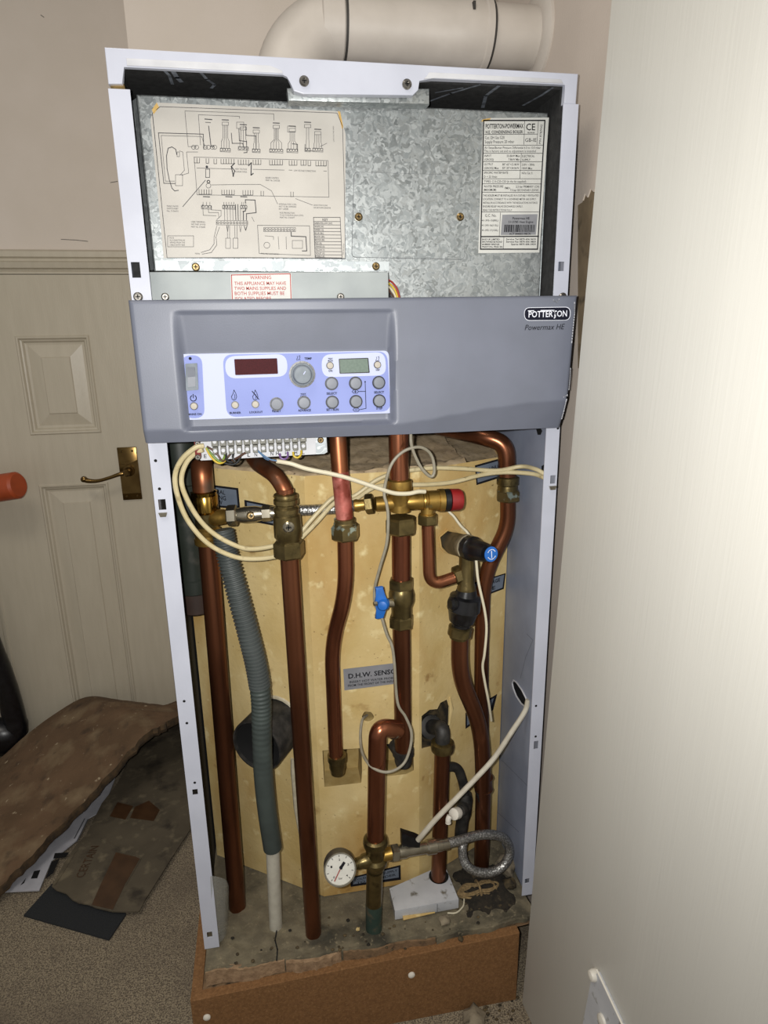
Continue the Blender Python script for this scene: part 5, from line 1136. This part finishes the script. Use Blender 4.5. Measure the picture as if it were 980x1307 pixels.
# 14 plastic drain pipes on the left
t = thing('soil_drain_pipe', U(240, 745, .15), 'fat dark green plastic pipe with coupling behind the left copper pipe', 'pipe')
gx0 = U(238, 690, .155); gx0.x += .004
bm = nb(); lathe(bm, V((gx0.x, .155, U(240, 700, .155).z)), UPZ, [(-.075, .0285), (.24, .0285)], 28); mk('pipe', bm, 'dgreen', t)
zc0 = U(240, 737, .155).z
bm = nb(); lathe(bm, V((gx0.x + .002, .155, zc0)), DN, [(-.003, .0285), (0, .0315), (.022, .0315), (.024, .029)], 28); mk('coupling', bm, 'dgreen', t)
bm = nb(); lathe(bm, V((gx0.x + .003, .155, zc0 - .024)), DN, [(0, .0295), (.034, .029), (.037, .026)], 28); mk('rubber_end', bm, 'brownp', t)
bm = nb(); lathe(bm, V((gx0.x, .155, U(240, 592, .155).z)), DN, [(0, .027), (.003, .0315), (.03, .0315), (.033, .029)], 28); mk('top_socket', bm, 'dgreen', t)
foot = UZ(352, 1181, Z0)
t = thing('condensate_hose', foot, 'grey corrugated drain hose pushed over a white plastic waste pipe', 'hose')
hz = [U(284, 676, .045), U(291, 712, .040), U(303, 757, .030), U(316, 805, .022), U(327, 850, .016), U(333, 890, .012), U(334, 930, .010), U(336, 985, .012), U(341, 1035, .015), U(348, 1082, .018)]
sp = cr(hz, 40); n_ = len(sp); nr = int(n_ * .52)
rr_ = [.0158 + (.0016 if (i // 2) % 2 else -.0012) for i in range(n_)]
bm = nb(); tube(bm, sp[:nr], rr_[:nr], 16); mk('corrugated_hose', bm, 'corr', t, True, 25)
sm = sp[nr - 1:]; bm = nb(); tube(bm, sm, [.0160 + .0006 * math.sin(i * 1.2) * max(0, 1 - i / (len(sm) * .6)) for i in range(len(sm))], 18); mk('smooth_hose', bm, 'grhose', t)
bm = nb(); tube(bm, [sp[-1] + UPZ * .01, foot + DN * .008], .0118, 18); mk('waste_pipe', bm, 'wpipe', t)

# ------------------------------------------------------------------ cables
def cable(name, pts, r, m, label, k=8, n=10):
    bm = nb(); tube(bm, cr(pts, k), r, n); return tag(mk(name, bm, m), label, 'cable')
K5 = lambda l: [(200 + x / 4.083, 540 + y / 4.083) for x, y in l]
K6 = lambda l: [(420 + x / 3.267, 540 + y / 3.267) for x, y in l]
K8 = lambda l: [(420 + x / 3.267, 780 + y / 3.267) for x, y in l]
def lift3(l, ys): return [U(x, y, ys[0] + (ys[1] - ys[0]) * i / (len(l) - 1) if len(ys) == 2 else ys[i]) for i, (x, y) in enumerate(l)]
o1 = K5([(245, 118), (200, 128), (130, 190), (95, 280), (115, 400), (170, 520), (270, 630), (400, 695), (520, 708), (640, 690), (700, 650)])
yo = (-.012, -.014, -.010, -.006, .0, .006, .012, .016, .022, .030, .034)
o2 = K5([(750, 600), (830, 520), (935, 410)]) + K6([(100, 322), (180, 272), (250, 258), (340, 257), (430, 255), (520, 245), (640, 215), (740, 205), (850, 212), (901, 230)])
ye_ = UX(696, 610, XS + .003).y
yo2 = (.032, .036, .042, .048, .05, .05, .05, .052, .055, .062, .066, .5 * (.062 + ye_), ye_)
cable('mains_cable', lift3(o1, yo) + lift3(o2, yo2), .0036, 'cream', 'cream cable with the wider loop of the pair hanging left below the control panel')
i1 = K5([(240, 138), (205, 155), (155, 205), (128, 290), (150, 380), (220, 500), (310, 585), (430, 645), (520, 655), (640, 632), (710, 600)])
i2 = K5([(745, 575), (800, 510), (860, 445), (930, 385)]) + K6([(100, 306), (190, 242), (260, 212), (340, 196), (440, 187), (560, 190), (700, 198), (800, 181), (860, 192), (901, 214)])
yi = (-.012, -.010, -.006, -.002, .002, .008, .013, .016, .024, .034, .037)
yi2 = (.040, .043, .046, .050, .054, .056, .056, .054, .055, .06, .066, .062, .3 * .06 + .7 * ye_, ye_)
cable('mains_cable', lift3(i1, yi) + lift3(i2, yi2), .0036, 'cream', 'cream cable with the tighter inner loop of the pair hanging left below the control panel')
t = thing('thermostat_cable', U(340, 585, -.01), 'white cable slanting right from the terminal strip to the brass tee, its cores bared', 'cable')
w1 = K5([(625, 198), (700, 212), (780, 238), (900, 262)]) + K6([(-20, 205), (60, 224), (130, 246), (200, 270), (270, 292), (330, 294), (370, 286), (400, 286)])
wire(lift3(w1, (-.012, -.018, -.018, -.016, -.016, -.016, -.014, -.012, -.008, -.006, -.003, .001)), .0032, 'wpale', t, 'sheath', 10)
for m_, l in (('wblu', [(521, 140), (550, 165), (590, 190), (628, 198)]), ('wbrn', [(550, 165), (565, 180), (600, 196), (628, 200)]), ('wblu', [(540, 155), (570, 186), (610, 194), (628, 197)])):
    wire(lift3(K5(l), (-.012, -.014)), .0014, m_, t, 'core', 6)
s1_ = K6([(340, 30), (345, 100), (380, 180), (420, 222), (438, 205), (432, 150), (410, 115), (370, 100), (310, 118), (262, 168), (236, 245), (230, 300), (240, 340), (246, 400), (240, 500), (212, 600), (190, 690), (193, 760), (215, 800), (240, 880), (262, 930)])
ys1 = [-.012, -.012, -.010, -.006, -.006, -.008, -.010, -.012, -.012, -.012, -.008, -.008, -.010, -.010, -.008, .0, .012, .012, .008, .004, .0]
s2_ = K8([(272, 220), (285, 380), (318, 440), (342, 500), (340, 560), (318, 625), (280, 660), (228, 671), (172, 645), (138, 590), (130, 520), (138, 455), (158, 434)])
ys2 = [-.004, -.006, -.010, -.014, -.020, -.026, -.032, -.034, -.020, .015, .050, .066, .085]
t = thing('sensor_cable', U(500, 970, 0), 'thin grey sensor cable tracing the middle pipe and looping round the swan neck', 'cable')
wire([U(x, y, Y) for (x, y), Y in zip(s1_ + s2_, ys1 + ys2)], .0024, 'gcable', t, 'sheath', 8)
w2 = K6([(470, 330), (500, 370), (520, 390), (548, 428), (580, 462)]); cable('capillary', lift3(w2, (.05, .045, .042, .038, .034)) + lift3(K6([(606, 520), (613, 575), (622, 660), (648, 780), (656, 860), (648, 960)]) + K8([(640, 230), (648, 290), (665, 380), (676, 456)]), (.005, -.012, -.014, -.012, -.010, -.006, .0, .004, .012, .03)), .0022, 'wpale', 'thin white capillary running past the blue-badged knob and down the tundish')
w3 = K8([(842, 330), (838, 370), (815, 420), (760, 505), (680, 622), (560, 750), (450, 862), (395, 925), (370, 955)])
h_ = UX(678, 884, XS + .004)
cable('heavy_cable', [U(x, y, Y) for (x, y), Y in zip(w3[1:], (.075, .060, .045, .032, .016, .004, .0, .006))][0:0] + [UX(674, 893, XS - .001)] + [U(x, y, Y) for (x, y), Y in zip(w3[2:], (.030, .022, .008, -.014, -.022, -.020, -.016))], .0046, 'wcable', 'thick off-white cable slanting from the slit in the right side panel to the bottom valve')

# ------------------------------------------------------------------ small things on the slab
t = thing('pipe_cover', UZ(540, 1150, Z0), 'white plastic cover box round the elbow pipe foot on the slab', 'pipe cover')
hgt = .024
fl_, fr_ = UZ(504, 1176, Z0), UZ(585, 1161, Z0); bt = [UZ(567, 1103, Z0 + hgt), UZ(497, 1134, Z0 + hgt)]
base = [fl_, fr_, V((bt[0].x, bt[0].y, Z0)), V((bt[1].x, bt[1].y, Z0))]
bm = nb(); prism(bm, [p + V((0, 0, .002)) for p in base], (0, 0, hgt - .002), .0025); pcv = mk('cover', bm, 'wplast', t)
pf = UZ(559, 1133, Z0 + hgt)
bm = nb(); pc = V((UZ(559, 1133, Z0).x, UZ(559, 1133, Z0).y, Z0 + hgt)); lathe(bm, pc + V((.002, .003, 0)), UPZ, [(.0002, .019), (.0006, .019)], 20); mk('pipe_hole', bm, 'dark', pcv, False)
bm = nb(); strip(bm, [fl_ + (fr_ - fl_) * .66 + V((0, -.0004, .003)), fl_ + (fr_ - fl_) * .66 + V((0, -.0004, hgt - .002))], .001, NY, .0004); mk('joint_line', bm, 'greyink', pcv, False)
bm = nb(); tube(bm, [fl_ + (fr_ - fl_) * .12 + V((0, -.002, .006)), fl_ + (fr_ - fl_) * .62 + V((0, -.002, .006))], [.004, .0012], 6); mk('mastic_smear', bm, 'foam', pcv)
t = thing('string_hank', UZ(607, 1135, Z0), 'small hank of brown string tied in the middle on the slab under the hose loop', 'string')
ca_, cb2 = UZ(583, 1142, Z0 + .008), UZ(637, 1130, Z0 + .008)
ctr = (ca_ + cb2) / 2; L_ = (cb2 - ca_) / 2; W_ = V((-L_.y, L_.x, 0)).normalized() * .021
bm = nb(); rnd = random.Random(9)
for q in range(16):
    k1_, k2_ = rnd.uniform(.72, 1), rnd.uniform(.35, 1.0); hz_ = rnd.uniform(-.003, .006)
    pts = [ctr + L_ * (k1_ * math.cos(a)) + W_ * (k2_ * math.sin(a) * (1 - .45 * math.exp(-(math.cos(a) * 3) ** 2))) + V((0, 0, hz_)) for a in [i * math.pi / 12 for i in range(25)]]
    tube(bm, pts, .0019, 6)
mk('coils', bm, 'string', t)
bm = nb(); tube(bm, [ctr + W_ * (.75 * math.cos(a)) + V((0, 0, .004 + .0105 * math.sin(a))) for a in [i * math.pi / 8 for i in range(17)]], .0022, 6); mk('binding', bm, 'string', t)
wire([UZ(592, 1140, Z0 + .006), UZ(592, 1152, Z0 + .004), UZ(590, 1158, Z0 + .003), UZ(582, 1165, Z0 + .003), UZ(571, 1165.5, Z0 + .003)], .0014, 'wpale', t, 'loose_end', 6)
# clear plastic strip behind the left rail foot
bm = nb(); cl_ = [U(266, 1118, .03), U(277, 1119, .034), U(289, 1130, .04), U(292, 1150, .04)]; bl_ = [UZ(273, 1207, Z0 + .001), UZ(279, 1204, Z0 + .001), UZ(287, 1196, Z0 + .001), UZ(291, 1183, Z0 + .001)]
tp_ = [U(268, 1118, -.002), U(277, 1119, .002), U(288, 1123, .010), U(292, 1131, .016)]
r1_ = cr(bl_, 5); r2_ = cr(tp_, 5); va = [bm.verts.new(p) for p in r1_]; vb_ = [bm.verts.new(p) for p in r2_]
for i in range(len(va) - 1): bm.faces.new((va[i], va[i + 1], vb_[i + 1], vb_[i]))
bmesh.ops.solidify(bm, geom=bm.faces[:], thickness=.0008); tag(mk('plastic_strip', bm, 'clear'), 'curled clear plastic strip behind the foot of the left rail', 'plastic strip')

# ------------------------------------------------------------------ things lying on the carpet, left
def slabsheet(name, pxs, z, th_, m, par=None):
    bm = nb(); prism(bm, [UZ(x, y, z + th_) for x, y in pxs], (0, 0, -th_)); return mk(name, bm, m, par, False)
tag(slabsheet('felt_square', [(30, 1168), (66, 1128), (120, 1112), (161, 1166), (139, 1199)], .0005, .004, 'mat_'), 'square of dark felt lying on the carpet under the dirty sheet', 'felt')
wp = thing('perforated_panel', UZ(80, 1080, .006), 'white metal panel with square holes half hidden under the old foam cover', 'metal panel')
bm = nb(); prism(bm, [UZ(x, y, .009) for x, y in ((6, 1138), (50, 1136), (66, 1098), (98, 1072), (113, 1044), (131, 1034), (150, 985), (172, 965), (140, 955), (60, 1040))], (0, 0, -.003)); wpp = mk('sheet', bm, 'wperf', wp, False)
for l in ([(43.5, 1112), (51.5, 1110.5), (47.5, 1121), (39.5, 1121.5)], [(70, 1089), (88, 1088), (84, 1094), (68, 1096)], [(66, 1100), (76, 1096), (68, 1114), (58, 1122)], [(26, 1130), (33, 1121), (31, 1127)]):
    bm = nb(); prism(bm, [UZ(x, y, .0092) for x, y in l], (0, 0, .0004)); mk('square_hole', bm, 'dark', wpp, False)
for l in ([(112, 1046), (98, 1074)], [(108, 1045), (95, 1070)]):
    bm = nb(); strip(bm, [UZ(x, y, .0093) for x, y in l], .003, UPZ); mk('folded_rib', bm, 'greyink', wpp, False)
cs = thing('dirty_sheet', UZ(150, 1080, .01), 'dirty brown waxed sheet with tape patches spread on the carpet beside the boiler', 'sheet')
out = [(66, 1131), (72, 1136), (84, 1140), (92, 1148), (100, 1152), (112, 1154), (122, 1158), (143, 1163), (160, 1163.5), (177, 1163), (184, 1150), (200, 1125), (222, 1090), (243, 1058), (247, 1000), (238, 930), (230, 912), (190, 930), (170, 955), (150, 1000), (130, 1025), (110, 1065), (96, 1080), (80, 1105)]
zc_ = .014
bm = nb(); prism(bm, [UZ(x, y, zc_) for x, y in out], (0, 0, -.003)); sh = mk('sheet', bm, 'card', cs, False)
for l in ([(148, 1088), (179, 1095), (160, 1128), (144, 1161), (117, 1155), (128, 1130)], [(150, 1024), (170, 1029), (160, 1046), (140, 1042)], [(172, 1030), (190, 1022), (204, 1034), (196, 1048), (166, 1044)]):
    bm = nb(); prism(bm, [UZ(x, y, zc_ + .0003) for x, y in l], (0, 0, .0004)); mk('tape_patch', bm, 'cardtape', sh, False)
P = Print(lambda x, y: UZ(x, y, zc_ + .0005), UPZ, .0004)
text(P.bm, 'CERTAIN', UZ(101, 1120, zc_ + .0006), UZ(121, 1080, zc_ + .0006), .020, UPZ, .0004)
P.done('sheet_lettering', 'cardtape', sh)
for l in ([(128, 1070), (150, 1082), (180, 1096), (160, 1130)], [(70, 1130), (84, 1108), (100, 1082)], [(184, 1150), (178, 1162)]):
    bm = nb(); tube(bm, [UZ(x, y, zc_ + .0006) for x, y in l], .0012, 5); mk('crease', bm, 'card', sh)
# curved foam cover that came off the boiler front
F = [(-20, 1150, .335, 0), (5, 1128, .36, 0), (32, 1100, .40, 0), (68, 1064, .465, 0), (107, 1024, .53, 0), (148, 979, .585, 0), (185, 939, .64, 0), (210, 924, .69, 0), (229, 913, .74, 0)]
Bk = [(-150, 1075, .72, 0), (-95, 1030, .78, 0), (-45, 1000, .83, 0), (0, 968, .875, 0), (30, 941, .90, 0), (70, 911, .93, 0), (110, 889.5, .95, 0), (150, 893, .955, 0), (200, 904, .955, 0)]
fr = cr([U(x, y, Y) for x, y, Y, _ in F] , 5); bk = cr([U(x, y, Y) for x, y, Y, _ in Bk], 5)
# carry both edges on behind the boiler casing and down to the carpet
fr += [V((-.10, .765, .08)), V((-.072, .775, .001))]; bk += [V((-.115, .955, .12)), V((-.08, .955, .001))]
n1, n2 = len(fr), 16; bm = nb(); tops = []; rnd = random.Random(2)
for i in range(n1):
    rw = []
    for j in range(n2 + 1):
        t_ = j / n2; p = fr[i].lerp(bk[min(i, len(bk) - 1)], t_)
        p = p + V((0, 0, .018 * math.sin(math.pi * t_) + .004 * math.sin(i * .9 + j * 1.7) * math.sin(math.pi * t_)))
        if j == 0: p = p + V((rnd.uniform(-.004, .004), rnd.uniform(-.004, .004), rnd.uniform(-.001, .003)))
        p.z = max(p.z, .002); rw.append(p)
    tops.append(rw)
vt_ = [[bm.verts.new(p) for p in rw] for rw in tops]; vb2 = [[bm.verts.new(V((p.x, p.y + .004, max(.0008, p.z - .024)))) for p in rw] for rw in tops]
for i in range(n1 - 1):
    for j in range(n2):
        bm.faces.new((vt_[i][j], vt_[i + 1][j], vt_[i + 1][j + 1], vt_[i][j + 1])); bm.faces.new((vb2[i][j], vb2[i][j + 1], vb2[i + 1][j + 1], vb2[i + 1][j]))
    bm.faces.new((vt_[i][n2], vt_[i + 1][n2], vb2[i + 1][n2], vb2[i][n2]))
for i in (0, n1 - 1):
    for j in range(n2): bm.faces.new((vt_[i][j], vt_[i][j + 1], vb2[i][j + 1], vb2[i][j]))
cv = thing('foam_cover', (-.4, .7, 0), 'old brown curved foam front cover lying arched on the carpet by the panelled door', 'insulation cover')
edge_pts = [(p.copy(), q.copy()) for p, q in ((tops[i][0], V((tops[i][0].x, tops[i][0].y + .004, max(.0008, tops[i][0].z - .024)))) for i in range(n1))]
mk('shell', bm, 'cover', cv, True, 50)
bm = nb(); a6 = []
for i, (p, q) in enumerate(edge_pts):
    a6.append([bm.verts.new(p + V((0, -.0015, .0015))), bm.verts.new((p + q) / 2 + V((rnd.uniform(-.003, .003), -.006, 0))), bm.verts.new(q + V((0, -.001, 0)))])
for a7, b7 in zip(a6, a6[1:]):
    for q in range(2): bm.faces.new((a7[q], b7[q], b7[q + 1], a7[q + 1]))
mk('torn_edge', bm, 'coverd', cv)
# black stand with red grip at the left edge
t = thing('pole_stand', UZ(5, 975, 0), 'black pole on a rounded foot with a red tube grip at far left', 'stand')
gz = U(0, 940, .86)
bm = nb(); tube(bm, cr([U(-60, 700, .93), U(-22, 800, .93), U(4, 868, .93), U(18, 915, .93), U(20, 935, .93)], 6), [.030] * 10 + [.031] * 10 + [.034] * 5, 16); mk('pole', bm, 'bcap', t)
bm = nb(); c_ = U(8, 950, .92)
bmesh.ops.create_uvsphere(bm, u_segments=24, v_segments=14, radius=1, matrix=Matrix.Translation(V((c_.x - .03, c_.y + .005, .062))) @ Matrix.Diagonal((.085, .05, .060, 1))); mk('foot', bm, 'bcap', t)
g1p, g2p = U(-60, 632, .92), U(24, 619, .86)
bm = nb(); tube(bm, [g1p, g1p.lerp(g2p, .5), g2p - (g2p - g1p).normalized() * .006, g2p], [.036, .036, .0355, .030], 24); mk('red_grip', bm, 'orange', t)
bm = nb(); tube(bm, cr([U(-60, 700, .93), U(-75, 665, .93), U(-62, 632, .925)], 6), .026, 14); mk('neck', bm, 'bcap', t)
